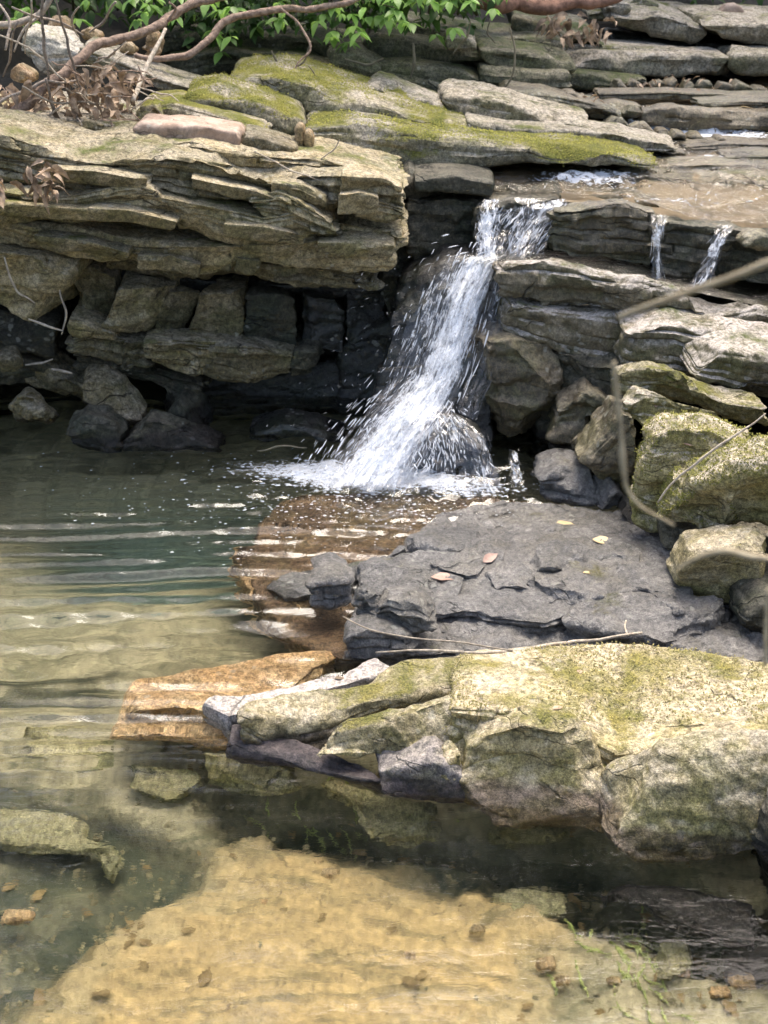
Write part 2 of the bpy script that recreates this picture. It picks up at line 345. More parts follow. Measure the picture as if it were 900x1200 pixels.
# ------------------------------------------------------------------ rock builder
def resample(P, n):
    P = np.asarray(P, float); d = np.concatenate([[0], np.cumsum(np.linalg.norm(np.diff(P, axis=0), axis=1))])
    t = np.linspace(0, d[-1], n)
    return np.stack([np.interp(t, d, P[:, k]) for k in range(3)], 1)
def along(P, t):
    P = np.asarray(P, float); d = np.concatenate([[0], np.cumsum(np.linalg.norm(np.diff(P, axis=0), axis=1))]); d /= d[-1]
    return np.stack([np.interp(t, d, P[:, k]) for k in range(3)], 1)
_seed = [0]
NV = [0]
def stone(name, TF, BF, back=None, TB=None, BB=None, mat='cliff', parent=None, sp=.007, rnd=.02, lump=.012, fac=.012, fsize=.12, strata=.010, bedt=.035, jl=1.0, fine=.0028,
          chips=6, chip=.03, label=None, cat='rock', group=None, flat=.35, tufts=0, seed=0):
    """one stone: a solid between four edge lines (top/bottom, front/back), edges worn, corners chipped, faces broken up"""
    TF, BF = np.asarray(TF, float), np.asarray(BF, float)
    s = zlib.crc32(np.round(TF * 1000).astype(np.int64).tobytes()) % 997 + seed * 31; rs = np.random.RandomState(1000 + s)
    if TB is None: TB = TF + np.asarray(back, float)
    if BB is None:
        bb = np.asarray(TB, float)[:, :].copy()
        BB = along(TB, np.linspace(0, 1, 12)).copy(); BB[:, 2] = np.minimum(BB[:, 2] - .02, along(BF, np.linspace(0, 1, 12))[:, 2])
    lu = max(np.linalg.norm(np.diff(TF, axis=0), axis=1).sum(), np.linalg.norm(np.diff(BF, axis=0), axis=1).sum())
    k = np.linspace(0, 1, 9)
    lv = np.linalg.norm(along(TF, k) - along(BF, k), axis=1).mean(); lw = np.linalg.norm(along(TB, k) - along(TF, k), axis=1).mean()
    nu, nv, nw = (max(5, int(x / sp) + 1) for x in (lu, lv, lw)); nu, nv, nw = min(nu, 300), min(nv, 90), min(nw, 130)
    # cube surface grid
    idx = -np.ones((nu, nv, nw), dtype=np.int64)
    I, J, K = np.meshgrid(np.arange(nu), np.arange(nv), np.arange(nw), indexing='ij')
    surf = (I == 0) | (I == nu - 1) | (J == 0) | (J == nv - 1) | (K == 0) | (K == nw - 1)
    idx[surf] = np.arange(surf.sum())
    u, v, wq = I[surf] / (nu - 1), J[surf] / (nv - 1), K[surf] / (nw - 1)
    # rounded edges
    h = np.array([lu, lv, lw]) / 2; r = min(rnd, h.min() * .9)
    c = np.stack([(2 * u - 1), (2 * v - 1), (2 * wq - 1)], 1) * h
    d = np.maximum(np.abs(c) - (h - r), 0); ln = np.linalg.norm(d, axis=1)
    sc = np.where(ln > r, r / np.maximum(ln, 1e-9), 1.0)
    c = np.sign(c) * (np.minimum(np.abs(c), h - r) + d * sc[:, None])
    c = c / h; u, v, wq = [(c[:, i] + 1) / 2 for i in range(3)]
    F = along(BF, u) * (1 - v)[:, None] + along(TF, u) * v[:, None]
    B = along(BB, u) * (1 - v)[:, None] + along(TB, u) * v[:, None]
    P = F * (1 - wq)[:, None] + B * wq[:, None]
    q = []
    def face(A, flip):
        a = np.stack([A[:-1, :-1].ravel(), A[1:, :-1].ravel(), A[1:, 1:].ravel(), A[:-1, 1:].ravel()], 1)
        q.append(a[:, ::-1] if flip else a)
    face(idx[:, :, 0], False); face(idx[:, :, -1], True)
    face(idx[:, 0, :], True); face(idx[:, -1, :], False)
    face(idx[0], False); face(idx[-1], True)
    q = np.concatenate(q)
    n = vnormals(P, q)
    cen = P.mean(0)
    if ((P - cen) * n).sum() < 0: q = q[:, ::-1]; n = -n
    # chipped corners
    chip = min(chip, .22 * min(lv, lw, lu))
    edge = np.where((sc < .999))[0]
    for _ in range(chips if len(edge) else 0):
        e = edge[rs.randint(len(edge))]
        if P[e, 1] > cen[1] + lw * .3: continue
        nn = n[e] + rs.randn(3) * .35; nn /= np.linalg.norm(nn)
        dd = (P - P[e]) @ nn + chip * rs.uniform(.4, 1.1)
        rad = chip * rs.uniform(3, 7); fall = np.clip(1.6 - np.linalg.norm(P - P[e], axis=1) / rad, 0, 1)
        P -= nn * (np.maximum(dd, 0) * fall)[:, None]
    fsize = min(fsize, .55 * max(lv, lw)); fac = min(fac, .15 * min(lv, lw)); lump = min(lump, .12 * min(lv, lw))
    n = vnormals(P, q)
    up = np.clip(n[:, 2], 0, 1)[:, None]
    warp = P + .022 * np.stack([vnoise(P * 9, 1), vnoise(P * 9, 2), vnoise(P * 9, 3)], 1)
    side = 1 - np.abs(n[:, 2])
    topf = 1 - (1 - flat) * np.clip(n[:, 2] * 1.5, 0, 1)
    dsp = .6 * lump * fbm(P * (1.2 / max(.05, fsize)) * .45, 3, s) 
    dsp = dsp + .8 * fac * topf * facets(warp / fsize * np.array([.55, .7, 1.9]), s) + fac * .30 * topf * facets(warp / fsize * np.array([2.1, 2.1, 4.2]), s + 5) + .0016 * min(1, min(lv, lw) / .12) * facets((P + .01 * vnoise(P * 30, 3)[:, None]) / .03 * np.array([.7, .7, 1.3]), s + 8)
    cnt = np.bincount(q.ravel(), minlength=len(P))
    for _ in range(1): dsp = np.bincount(q.ravel(), np.repeat(dsp[q].mean(1), 4), len(P)) / cnt
    if strata:
        # beds of uneven thickness, each broken by joints into blocks that stand a little proud or set back
        th_ = rs.uniform(.45, 1.7, 80) * bedt; ed = np.cumsum(th_)
        bc = v * lv + .006 * vnoise(P * np.array([4, 4, 1.0]), s)
        li = np.minimum(np.searchsorted(ed, bc), 79); lo = np.concatenate([[0], ed])[li]
        bl = rs.uniform(.10, .42, 80)[li] * jl; xx = (u * lu + wq * lw * .8 + .015 * vnoise(P * 7, s + 1)) / bl + rs.rand(80)[li] * 9
        bi = np.floor(xx).astype(int); bf = xx - bi
        rl = rs.uniform(-1, 1, 80)[li]; rb = _T[li & 63, bi & 63, s & 63]; tl = _T[bi & 63, li & 63, (s + 9) & 63]
        edge_ = np.minimum(bc - lo, ed[li] - bc); jn = np.minimum(bf, 1 - bf) * bl
        dsp = dsp + strata * side * (.55 * rl + .7 * rb + .5 * tl * (bf - .5) - 1.0 * np.clip(1 - edge_ / .006, 0, 1) - .8 * np.clip(1 - jn / .005, 0, 1))
    fine = fine * min(1, min(lv, lw) / .10)
    dsp = dsp + fine * fbm(P * 38, 3, s + 2, .6)
    P = P + n * dsp[:, None]
    NV[0] += len(P)
    o = put(name, P, q, M[mat] if isinstance(mat, str) else mat, parent, True, R(34))
    if label: tag(o, label, cat, group)
    if tufts:
        # cushions of moss: small tufts standing on the upper faces, thickest where the moss grows in patches
        n = vnormals(P, q); msk = fbm(P * 5.0, 3, s + 40) + .9 * n[:, 2] + .25 * vnoise(P * 40, 3); msk[n[:, 2] < .25] = -9
        cand = np.argsort(-msk)[:max(10, int(len(P) * .30))]; pick = cand[rs.randint(len(cand), size=tufts)]
        c = P[pick] + rs.randn(tufts, 3) * .004; nn = n[pick] + .35 * rs.randn(tufts, 3); nn /= np.linalg.norm(nn, axis=1)[:, None]
        hgt = rs.uniform(.002, .006, tufts); ra = rs.uniform(.0015, .0035, tufts)
        a_ = np.cross(nn, rs.randn(tufts, 3)); a_ /= np.linalg.norm(a_, axis=1)[:, None]; b_ = np.cross(nn, a_)
        base = c - nn * .002
        V = np.stack([base + a_ * ra[:, None], base + (-.5 * a_ + .87 * b_) * ra[:, None], base + (-.5 * a_ - .87 * b_) * ra[:, None], base + nn * hgt[:, None]], 1).reshape(-1, 3)
        f = (np.array([[0, 1, 3], [1, 2, 3], [2, 0, 3]])[None] + (np.arange(tufts) * 4)[:, None, None]).reshape(-1, 3)
        mo = put('moss', V, f, M['moss_' + (mat if 'moss_' + str(mat) in M else 'mossy')], o); mo['kind'] = 'stuff'
    return o

# ------------------------------------------------------------------ tubes and leaves
def tube(pts, radii, sides=7, n=None, wob=0, seed=0):
    pts = np.asarray(pts, float); radii = np.interp(np.linspace(0, 1, n or len(pts)), np.linspace(0, 1, len(radii)), radii)
    if n:
        # smooth curve through the points
        d = np.concatenate([[0], np.cumsum(np.linalg.norm(np.diff(pts, axis=0), axis=1))]); t = np.linspace(0, d[-1], n)
        P = np.stack([np.interp(t, d, pts[:, k]) for k in range(3)], 1)
        for _ in range(2): P[1:-1] = (P[:-2] + 2 * P[1:-1] + P[2:]) / 4
    else: P = pts
    if wob: P = P + wob * np.stack([vnoise(P * 14, seed), vnoise(P * 14, seed + 4), vnoise(P * 14, seed + 8)], 1)
    T = np.gradient(P, axis=0); T /= np.linalg.norm(T, axis=1)[:, None] + 1e-9
    ref = np.array([.13, .21, .97]); A = np.cross(T, ref); A /= np.linalg.norm(A, axis=1)[:, None] + 1e-9; B = np.cross(T, A)
    th = np.arange(sides) * 2 * np.pi / sides
    V = P[:, None] + radii[:, None, None] * (np.cos(th)[None, :, None] * A[:, None] + np.sin(th)[None, :, None] * B[:, None])
    m = len(P); ix = np.arange(m * sides).reshape(m, sides)
    q = np.stack([ix[:-1].ravel(), np.roll(ix[:-1], -1, 1).ravel(), np.roll(ix[1:], -1, 1).ravel(), ix[1:].ravel()], 1)
    V = V.reshape(-1, 3)
    V = np.concatenate([V, P[:1], P[-1:]]); a, b = m * sides, m * sides + 1
    caps = [[a, ix[0, (k + 1) % sides], ix[0, k]] for k in range(sides)] + [[b, ix[-1, k], ix[-1, (k + 1) % sides]] for k in range(sides)]
    return V, [q, np.array(caps)]
def join(parts):
    V, Q, T3, o = [], [], [], 0
    for v, fs in parts:
        V.append(v)
        for f in (fs if isinstance(fs, list) else [fs]):
            (Q if np.asarray(f).shape[1] == 4 else T3).append(np.asarray(f) + o)
        o += len(v)
    return np.concatenate(V), [np.concatenate(x) for x in (Q, T3) if x]
def leaf_geo(L=1.0, W=.5, fold=.25, curl=.3, seed=0):
    rs = np.random.RandomState(seed)
    xs = np.array([0, .12, .32, .55, .78, 1.0]); wd = np.array([.02, .55, 1.0, .9, .5, .0]) * W / 2
    V, ix = [], []
    for i, (x, wv) in enumerate(zip(xs, wd)):
        z = -curl * x * x * L + rs.uniform(-.02, .02)
        V += [(x * L, -wv * L, z + fold * wv * L * 1.5 + rs.uniform(-.02, .02) * L), (x * L, 0, z), (x * L, wv * L, z + fold * wv * L * 1.5 + rs.uniform(-.02, .02) * L)]
    q = []
    for i in range(5):
        for j in range(2):
            a = i * 3 + j; q.append((a, a + 3, a + 4, a + 1))
    return np.array(V), np.array(q)
def rotm(rx, ry, rz):
    from mathutils import Euler
    return np.array(Euler((rx, ry, rz)).to_matrix())

# ================================================================== SETTING: ground, pool bed, water
def grid(fn, nu, nv):
    U, V = np.meshgrid(np.linspace(0, 1, nu), np.linspace(0, 1, nv), indexing='ij')
    P = fn(U.ravel(), V.ravel()); ix = np.arange(nu * nv).reshape(nu, nv)
    return P, np.stack([ix[:-1, :-1].ravel(), ix[1:, :-1].ravel(), ix[1:, 1:].ravel(), ix[:-1, 1:].ravel()], 1)

cols = [-4, -1.15, -.2, .2, .5, .9, 1.4, 4]
left = [(5.1, -1.2), (5.1, 0), (5.1, .5), (5.1, .75), (5.4, .82), (5.8, .88), (6.4, .95), (6.7, 1.25), (7.6, 1.9), (13, 4.6)]
mid = [(4.95, -1.2), (4.95, 0), (4.95, .35), (4.97, .62), (5.2, .69), (5.7, .74), (6.4, .84), (6.7, 1.1), (7.6, 1.6), (13, 3.4)]
rgt = [(4.75, -1.2), (4.75, -.1), (4.75, .2), (4.85, .5), (5.0, .66), (5.7, .74), (6.4, .84), (6.75, .95), (7.6, 1.12), (13, 2.0)]
prof = np.array([left, left, mid, mid, rgt, rgt, rgt, rgt], float)
def bankf(U, V):
    x = -4 + 8 * U
    out = np.zeros((len(U), 3)); out[:, 0] = x
    ts = np.linspace(0, 1, 10)
    for k in (0, 1):
        pc = np.stack([np.interp(x, cols, prof[:, j, k]) for j in range(10)], 1)
        f = V * 9; i = np.minimum(f.astype(int), 8); f = f - i
        out[:, 1 + k] = pc[np.arange(len(x)), i] * (1 - f) + pc[np.arange(len(x)), i + 1] * f
    out[:, 1] += .10 * fbm(out * 2.2, 4, 3); out[:, 2] += .03 * fbm(out * 4, 4, 9)
    return out
P, q = grid(bankf, 260, 160)
bank = put('hillside', P, q, M['earth']); tag(bank, kind='structure')

# bed of the pool: depth, patches of sand and dark silt, and the shelf's dark reflection painted in
def inside(px, poly):
    x, y = px[:, 0], px[:, 1]; r = np.zeros(len(px), bool); j = len(poly) - 1
    for i in range(len(poly)):
        (x0, y0), (x1, y1) = poly[i], poly[j]
        c = ((y0 > y) != (y1 > y)) & (x < (x1 - x0) * (y - y0) / (y1 - y0 + 1e-12) + x0); r ^= c; j = i
    return r
def soft(P, poly_px, z, wob=.05, soft_=.03):
    poly = [tuple(bed(a, b, z)[:2]) for a, b in poly_px]
    Q = P[:, :2] + wob * np.stack([fbm(P * 6, 4, 21), fbm(P * 6, 4, 31)], 1)
    acc = 0
    for dx, dy in ((0, 0), (soft_, 0), (-soft_, 0), (0, soft_), (0, -soft_)): acc = acc + inside(Q + np.array([dx, dy]), poly) / 5
    return acc
def bedf(U, V):
    x = -3 + 6 * U; y = -.6 + 6.4 * V
    P = np.stack([x, y, np.zeros(len(x))], 1)
    c = bed(215, 690, -.7)
    deep = np.exp(-(((x - c[0] + .2 * vnoise(P * 3, 2)) / .46) ** 2 + ((y - c[1] + .15 * vnoise(P * 3, 5)) / .30) ** 2))
    z = -.27 - .36 * deep - .04 * np.clip((y - 2.6), 0, 1) + .05 * fbm(P * 2.5, 4, 2)
    sand = soft(P, [(-60, 1260), (20, 1200), (60, 1150), (150, 1085), (240, 1045), (250, 985), (330, 985), (420, 1015), (600, 1040), (690, 1065), (690, 1130), (600, 1230), (500, 1300)], -.27, .12, .10)
    silt = soft(P, [(-200, 915), (80, 950), (240, 1000), (235, 1040), (150, 1080), (60, 1150), (20, 1200), (-80, 1260), (-400, 1260)], -.27) 
    silt = np.maximum(silt, soft(P, [(250, 960), (380, 950), (520, 985), (700, 1010), (900, 1060), (1000, 1120), (900, 1160), (680, 1080), (430, 1020), (330, 990), (250, 985)], -.27))
    shelf_reflection = soft(P, [(255, 905), (330, 915), (520, 955), (720, 992), (900, 1075), (980, 1130), (900, 1160), (700, 1065), (560, 1015), (380, 990), (250, 950)], -.27)  # dark reflection of the shelf in the water, painted into the bed colour
    z = z - .09 * shelf_reflection
    bands = np.clip(np.maximum(soft(P, [(-80, 915), (60, 925), (150, 968), (245, 1000), (160, 1010), (40, 975), (-80, 960)], -.27), soft(P, [(-80, 800), (140, 806), (120, 828), (-80, 826)], -.27)), 0, 1)
    silt = np.maximum(silt, bands)
    z = z + .035 * sand - .06 * silt + .012 * fbm(P * 14, 3, 8)
    z = np.where(x > 1.3, z + (x - 1.3) * .3, z)
    bedf.sand, bedf.silt, bedf.mud, bedf.teal = sand, silt, np.maximum(shelf_reflection * .6, bands * .8), np.clip(deep * 1.3, 0, 1)
    return np.stack([x, y, z], 1)
P, q = grid(bedf, 380, 420)
m, t = nt('pool_bed'); n = N(t)
pos = n('ShaderNodeNewGeometry').outputs['Position']
sa = n('ShaderNodeAttribute', attribute_name='sand').outputs['Fac']; si = n('ShaderNodeAttribute', attribute_name='silt').outputs['Fac']; mu = n('ShaderNodeAttribute', attribute_name='mud').outputs['Fac']
n1 = n.noise(pos, 7, 6, .65, .5); n2 = n.noise(pos, 45, 5, .7); n3 = n.noise(n.scale(n('ShaderNodeVectorRotate', {'Vector': pos, 'Angle': .45}, rotation_type='Z_AXIS').outputs[0], (2.2, 13, 4)), 1.6, 6, .7, 1.0)
col = n.mix(n.step(n1, .38, .62), (.40, .335, .20), (.25, .215, .125))
col = n.mix(sa, col, n.mix(n.step(n3, .35, .65), (.50, .35, .155), (.36, .255, .115)))
col = n.mix(n.math('MULTIPLY', si, n.step(n1, .75, .40)), col, (.045, .05, .028))
te = n('ShaderNodeAttribute', attribute_name='teal').outputs['Fac']  # scattered light of the deep water, put into the bed colour
col = n.mix(n.math('MULTIPLY', te, .9), col, n.mix(n.step(n3, .35, .65), (.28, .33, .26), (.16, .20, .15)))
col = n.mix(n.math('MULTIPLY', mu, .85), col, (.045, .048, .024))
col = n.mix(n.math('MULTIPLY', n.step(n.noise(n.scale(pos, (1.2, 5, 1)), 2.2, 6, .7, 1.2), .50, .64), .55), col, (.10, .095, .045))
col = n.mix(.5, col, n.mix(n.step(n2, .3, .7), (.45, .45, .42), (1.55, 1.5, 1.4)), 'MULTIPLY')
col = n.mix(n.math('MULTIPLY', n.step(n.noise(pos, 17, 5, .7, 1.5), .58, .66), .5), col, (.07, .06, .03))
bp = n('ShaderNodeBump', {'Height': n2, 'Strength': .5, 'Distance': .02})
b = n('ShaderNodeBsdfPrincipled', {'Base Color': col, 'Roughness': .8, 'Normal': bp.outputs[0]})
t.links.new(b.outputs[0], n('ShaderNodeOutputMaterial').inputs[0]); M['bed'] = m
_bz = P[:, 2].reshape(380, 420).copy()
def bedz(x, y):
    return _bz[int(np.clip((x + 3) / 6 * 379, 0, 379)), int(np.clip((y + .6) / 6.4 * 419, 0, 419))]
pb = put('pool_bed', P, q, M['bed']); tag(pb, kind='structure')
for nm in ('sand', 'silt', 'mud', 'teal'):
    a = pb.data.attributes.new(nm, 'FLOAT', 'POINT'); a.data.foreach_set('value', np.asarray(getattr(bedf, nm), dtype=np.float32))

# the bank that closes the place on the right, beyond the picture's edge
def rbank(U, V):
    y = 1.0 + 6.2 * V; xe = .62 + .24 * (y - 2.2); x = xe + 3.6 * U ** 1.5
    P = np.stack([x, y, x * 0], 1)
    d = (x - xe) + .05 * fbm(P * 2.5, 3, 4)
    h = np.interp(y, [1.0, 2.2, 3.2, 4.2, 5.0, 6.2, 7.2], [.14, .20, .40, .78, .95, 1.15, 1.3])
    t_ = np.clip(d / .42, 0, 1); t_ = t_ * t_ * (3 - 2 * t_)
    z = -.45 + (h + .45) * t_ + .16 * np.clip(d - .5, 0, 9)
    P[:, 2] = z
    z = z + t_ * (.05 * fbm(P * 3, 4, 6) + .03 * facets(P / np.array([.5, .5, .12]), 3))
    return np.stack([x, y, z], 1)
P, q = grid(rbank, 260, 300); tag(put('bank', P, q, M['cliff_low'], sharp=R(34)), kind='structure')
FB = atz(500, 560, 0)       # where the fall meets the pool
def wave(x, y):
    P = np.stack([x, y, np.zeros(len(x))], 1)
    r = np.hypot((x - FB[0]) / 1.3, y - FB[1])
    near = np.exp(-(r / .45) ** 2)
    calm = .10 + .90 * np.clip((y - 2.3) / .9, 0, 1)
    z = .0080 * calm * fbm(np.stack([x * 1.6, y * 13 + .8 * vnoise(P * 2, 3), x * 0], 1), 2, 1)
    z += .0034 * calm * vnoise(np.stack([x * 5, y * 30, x * 0], 1), 5)
    z += .0030 * calm * np.sin((np.hypot(x - FB[0], y - FB[1]) + .05 * vnoise(P * 3, 8)) * 62) * (.4 + .6 * vnoise(P * 2.2, 4))
    z += near * .011 * fbm(P * np.array([18, 26, 1]), 3, 7)
    band = np.clip((y - 2.6) / .4, 0, 1) * np.clip((4.0 - y) / .3, 0, 1)
    z += band * .015 * fbm(np.stack([x * 1.1 + y * .6, y * 11 + .6 * vnoise(P * 1.5, 12), x * 0], 1), 2, 15)
    lines = np.clip((y - 2.35) / .5, 0, 1) * np.clip((4.15 - y) / .3, 0, 1) * (.22 + .78 * np.clip((-.38 - x + .35 * (y - 2.75)) / .22 * np.where(y > 3.5, 9, 1), 0, 1))
    z += lines * .0040 * np.sin(y * 92 + 6 * vnoise(np.stack([x * 1.3, y * 1.5, x * 0], 1), 18)) * np.clip(.55 + .9 * vnoise(P * np.array([2.0, 4, 1]), 19), .1, 1)
    return z
def poolf(U, V):
    x = -3 + 6 * U; y = -.6 + 5.9 * V
    return np.stack([x, y, wave(x, y)], 1)
P, q = grid(poolf, 560, 620)
pw = put('pool_water', P, q, M['pool']); tag(pw, kind='structure')
M['gravel'] = simple('gravel', (.33, .27, .14), (.20, .165, .085), 18, .8, .3)
c1, c2, c3 = atz(430, 556, 0), atz(520, 566, 0), atz(400, 590, 0)
def blob(P, c, sx, sy): return np.exp(-(((P[:, 0] - c[0]) / sx) ** 2 + ((P[:, 1] - c[1]) / sy) ** 2))
c4 = atz(380, 548, 0)
fr = np.clip(.75 * blob(P, c1, .20, .08) + .55 * blob(P, c2, .20, .05) + .40 * blob(P, c3, .42, .20) + .66 * blob(P, c4, .48, .12), 0, .8)
at_ = pw.data.attributes.new('froth', 'FLOAT', 'POINT'); at_.data.foreach_set('value', fr.astype(np.float32))
# ================================================================== ROCKS
# ---- left cliff of overhanging layers
cl = empty('rock_outcrop', at(230, 520, 4.5), 'tan cliff of overhanging bedding layers with dark square blocks recessed beneath, left of the waterfall', 'rock outcrop')
def L(nm, top, bot, Y, D=.35, rise=0., mat='cliff', lean=0., **k):
    Y0, Y1 = Y if isinstance(Y, tuple) else (Y, Y)
    kw = dict(strata=.026, bedt=.019, fac=.014, fsize=.16, lump=.006, rnd=.010, parent=cl, chips=9, sp=.007); kw.update(k); lean += .03
    return stone(nm, yl(top, Y0, Y1), yl(bot, Y0 + lean, Y1 + lean), back=(0, D, rise), mat=mat, **kw)
L('slab', [(165, 176), (230, 170), (310, 183), (370, 187), (420, 198), (472, 215)], [(165, 200), (250, 205), (330, 215), (420, 225), (476, 240)], (4.5, 4.62), .4, .0)
L('slab', [(-70, 158), (-10, 160), (40, 174), (85, 182), (170, 178), (250, 190), (330, 203), (400, 206), (468, 222)],
  [(-70, 205), (0, 212), (60, 220), (110, 226), (190, 232), (250, 245), (300, 252), (400, 246), (474, 244)], (4.32, 4.5), .45, .02, lean=.02)
L('slab', [(-70, 218), (-15, 224), (60, 231), (120, 226), (180, 230), (250, 243), (310, 256), (350, 250), (388, 262)],
  [(-70, 255), (0, 259), (60, 262), (130, 275), (200, 273), (260, 290), (320, 300), (385, 292)], (4.27, 4.42), .45, lean=.03, strata=.014)
L('block', [(393, 228), (420, 225), (444, 231)], [(393, 250), (420, 252), (446, 250)], (4.40, 4.44), .3, chips=3, strata=.003, fac=.008)
L('slab', [(290, 232), (325, 224), (352, 238), (392, 262)], [(300, 250), (330, 262), (365, 275), (395, 280)], (4.37, 4.42), .3, .0, chips=4)
L('slab', [(415, 240), (445, 236), (474, 245)], [(420, 256), (450, 260), (472, 258)], (4.46, 4.52), .3, chips=4)
L('slab', [(-70, 254), (-15, 260), (80, 268), (140, 283), (250, 289), (330, 287), (400, 280), (462, 287)],
  [(-70, 282), (0, 288), (70, 297), (140, 304), (232, 325), (330, 318), (400, 318), (455, 318)], (4.33, 4.47), .5, lean=.05, strata=.012)
L('slab', [(300, 268), (360, 262), (420, 268), (470, 262)], [(320, 300), (380, 300), (430, 300), (472, 290)], (4.45, 4.55), .4, lean=.04)
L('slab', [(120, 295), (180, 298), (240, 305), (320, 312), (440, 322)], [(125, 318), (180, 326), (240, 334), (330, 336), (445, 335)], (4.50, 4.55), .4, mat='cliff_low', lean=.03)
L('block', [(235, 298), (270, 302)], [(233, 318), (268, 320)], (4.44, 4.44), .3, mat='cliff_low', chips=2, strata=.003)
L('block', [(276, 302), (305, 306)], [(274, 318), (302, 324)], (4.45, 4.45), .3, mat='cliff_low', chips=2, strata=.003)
for tp, bt, Y in (([(-70, 236), (0, 238), (70, 243), (112, 246)], [(-70, 250), (0, 252), (70, 258), (116, 258)], (4.24, 4.28)), ([(104, 244), (150, 246), (208, 260)], [(104, 258), (150, 262), (204, 272)], (4.27, 4.32)),
                  ([(222, 208), (260, 216), (300, 224), (336, 238)], [(226, 222), (262, 230), (300, 240), (332, 248)], (4.36, 4.40)), ([(56, 198), (110, 200), (175, 212)], [(58, 214), (110, 218), (172, 226)], (4.30, 4.33)),
                  ([(318, 214), (352, 218), (384, 232)], [(320, 226), (352, 234), (382, 244)], (4.40, 4.44)), ([(262, 262), (312, 266), (360, 276)], [(262, 276), (312, 284), (356, 288)], (4.33, 4.38)), ([(40, 276), (100, 282), (150, 296)], [(40, 290), (100, 298), (146, 306)], (4.30, 4.35)),
                  ([(160, 300), (200, 302), (236, 310)], [(160, 314), (200, 320), (232, 326)], (4.38, 4.42)), ([(372, 284), (420, 284), (462, 288)], [(374, 298), (420, 304), (458, 304)], (4.40, 4.46)), ([(400, 206), (436, 208), (472, 220)], [(400, 222), (436, 228), (470, 236)], (4.44, 4.50))):
    L('plate', tp, bt, Y, .2, chips=3, strata=.003, rnd=.006, fac=.005, lump=.003, fsize=.12)
# the cliff goes on beyond the left edge of the picture
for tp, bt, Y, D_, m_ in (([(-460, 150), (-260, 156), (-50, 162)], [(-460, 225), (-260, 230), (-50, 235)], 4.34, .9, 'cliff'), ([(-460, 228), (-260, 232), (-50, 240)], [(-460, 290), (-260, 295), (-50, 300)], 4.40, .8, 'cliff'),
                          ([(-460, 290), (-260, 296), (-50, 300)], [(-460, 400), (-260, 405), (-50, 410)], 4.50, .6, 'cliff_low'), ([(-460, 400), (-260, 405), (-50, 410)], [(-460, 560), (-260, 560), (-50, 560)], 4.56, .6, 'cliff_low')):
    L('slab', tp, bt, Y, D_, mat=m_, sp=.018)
# protruding boulder of the left edge
L('block', [(-70, 292), (0, 295), (45, 300), (86, 313)], [(-70, 345), (0, 363), (34, 376), (50, 362)], (4.30, 4.40), .45, lean=.06, mat='cliff', strata=.003, fac=.02, fsize=.2, chips=8)
# recessed courses of blocks
K = dict(strata=.003, fac=.012, fsize=.16, chips=4, rnd=.012, D=.4)
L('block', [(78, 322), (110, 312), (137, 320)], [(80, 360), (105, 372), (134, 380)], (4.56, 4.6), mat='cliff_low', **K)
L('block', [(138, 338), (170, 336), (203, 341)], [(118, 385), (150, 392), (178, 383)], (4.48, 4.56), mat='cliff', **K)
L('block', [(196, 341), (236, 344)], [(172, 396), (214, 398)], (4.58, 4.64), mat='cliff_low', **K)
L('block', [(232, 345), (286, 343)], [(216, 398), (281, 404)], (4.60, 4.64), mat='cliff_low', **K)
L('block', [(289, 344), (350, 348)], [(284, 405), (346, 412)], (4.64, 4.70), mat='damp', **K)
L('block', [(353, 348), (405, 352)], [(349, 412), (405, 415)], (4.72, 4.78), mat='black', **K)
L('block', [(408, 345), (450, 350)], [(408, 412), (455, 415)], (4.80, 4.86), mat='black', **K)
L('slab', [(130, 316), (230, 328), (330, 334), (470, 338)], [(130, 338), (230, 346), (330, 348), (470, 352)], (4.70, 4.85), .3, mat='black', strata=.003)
L('slab', [(78, 374), (100, 378), (132, 392)], [(82, 392), (105, 396), (136, 400)], (4.44, 4.50), .35, mat='cliff', chips=3, strata=.003)
L('slab', [(84, 393), (130, 396), (176, 402)], [(86, 412), (130, 420), (172, 434)], (4.50, 4.56), .4, mat='cliff_low', chips=3, lean=.02)
L('block', [(146, 402), (178, 400)], [(144, 438), (166, 440)], (4.50, 4.54), .35, mat='cliff_low', chips=3, strata=.003)
L('slab', [(172, 402), (215, 401), (266, 406)], [(176, 424), (226, 440), (246, 438)], (4.46, 4.54), .35, mat='cliff', chips=4, lean=.05, fac=.012)
L('slab', [(250, 405), (300, 408), (346, 417)], [(244, 440), (290, 448), (338, 438)], (4.52, 4.62), .35, mat='cliff_low', chips=4, lean=.05)
L('block', [(345, 412), (372, 410)], [(340, 442), (366, 440)], (4.64, 4.68), .3, mat='damp', chips=2, strata=.003)
L('slab', [(85, 412), (130, 420), (200, 438), (240, 446)], [(90, 436), (130, 446), (200, 462), (236, 464)], (4.60, 4.66), .4, mat='damp', chips=3)
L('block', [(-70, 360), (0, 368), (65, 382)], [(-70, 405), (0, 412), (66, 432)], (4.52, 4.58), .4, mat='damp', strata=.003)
L('block', [(-70, 412), (0, 416), (68, 430)], [(-70, 452), (0, 455), (70, 450)], (4.60, 4.64), .4, mat='damp', strata=.003)
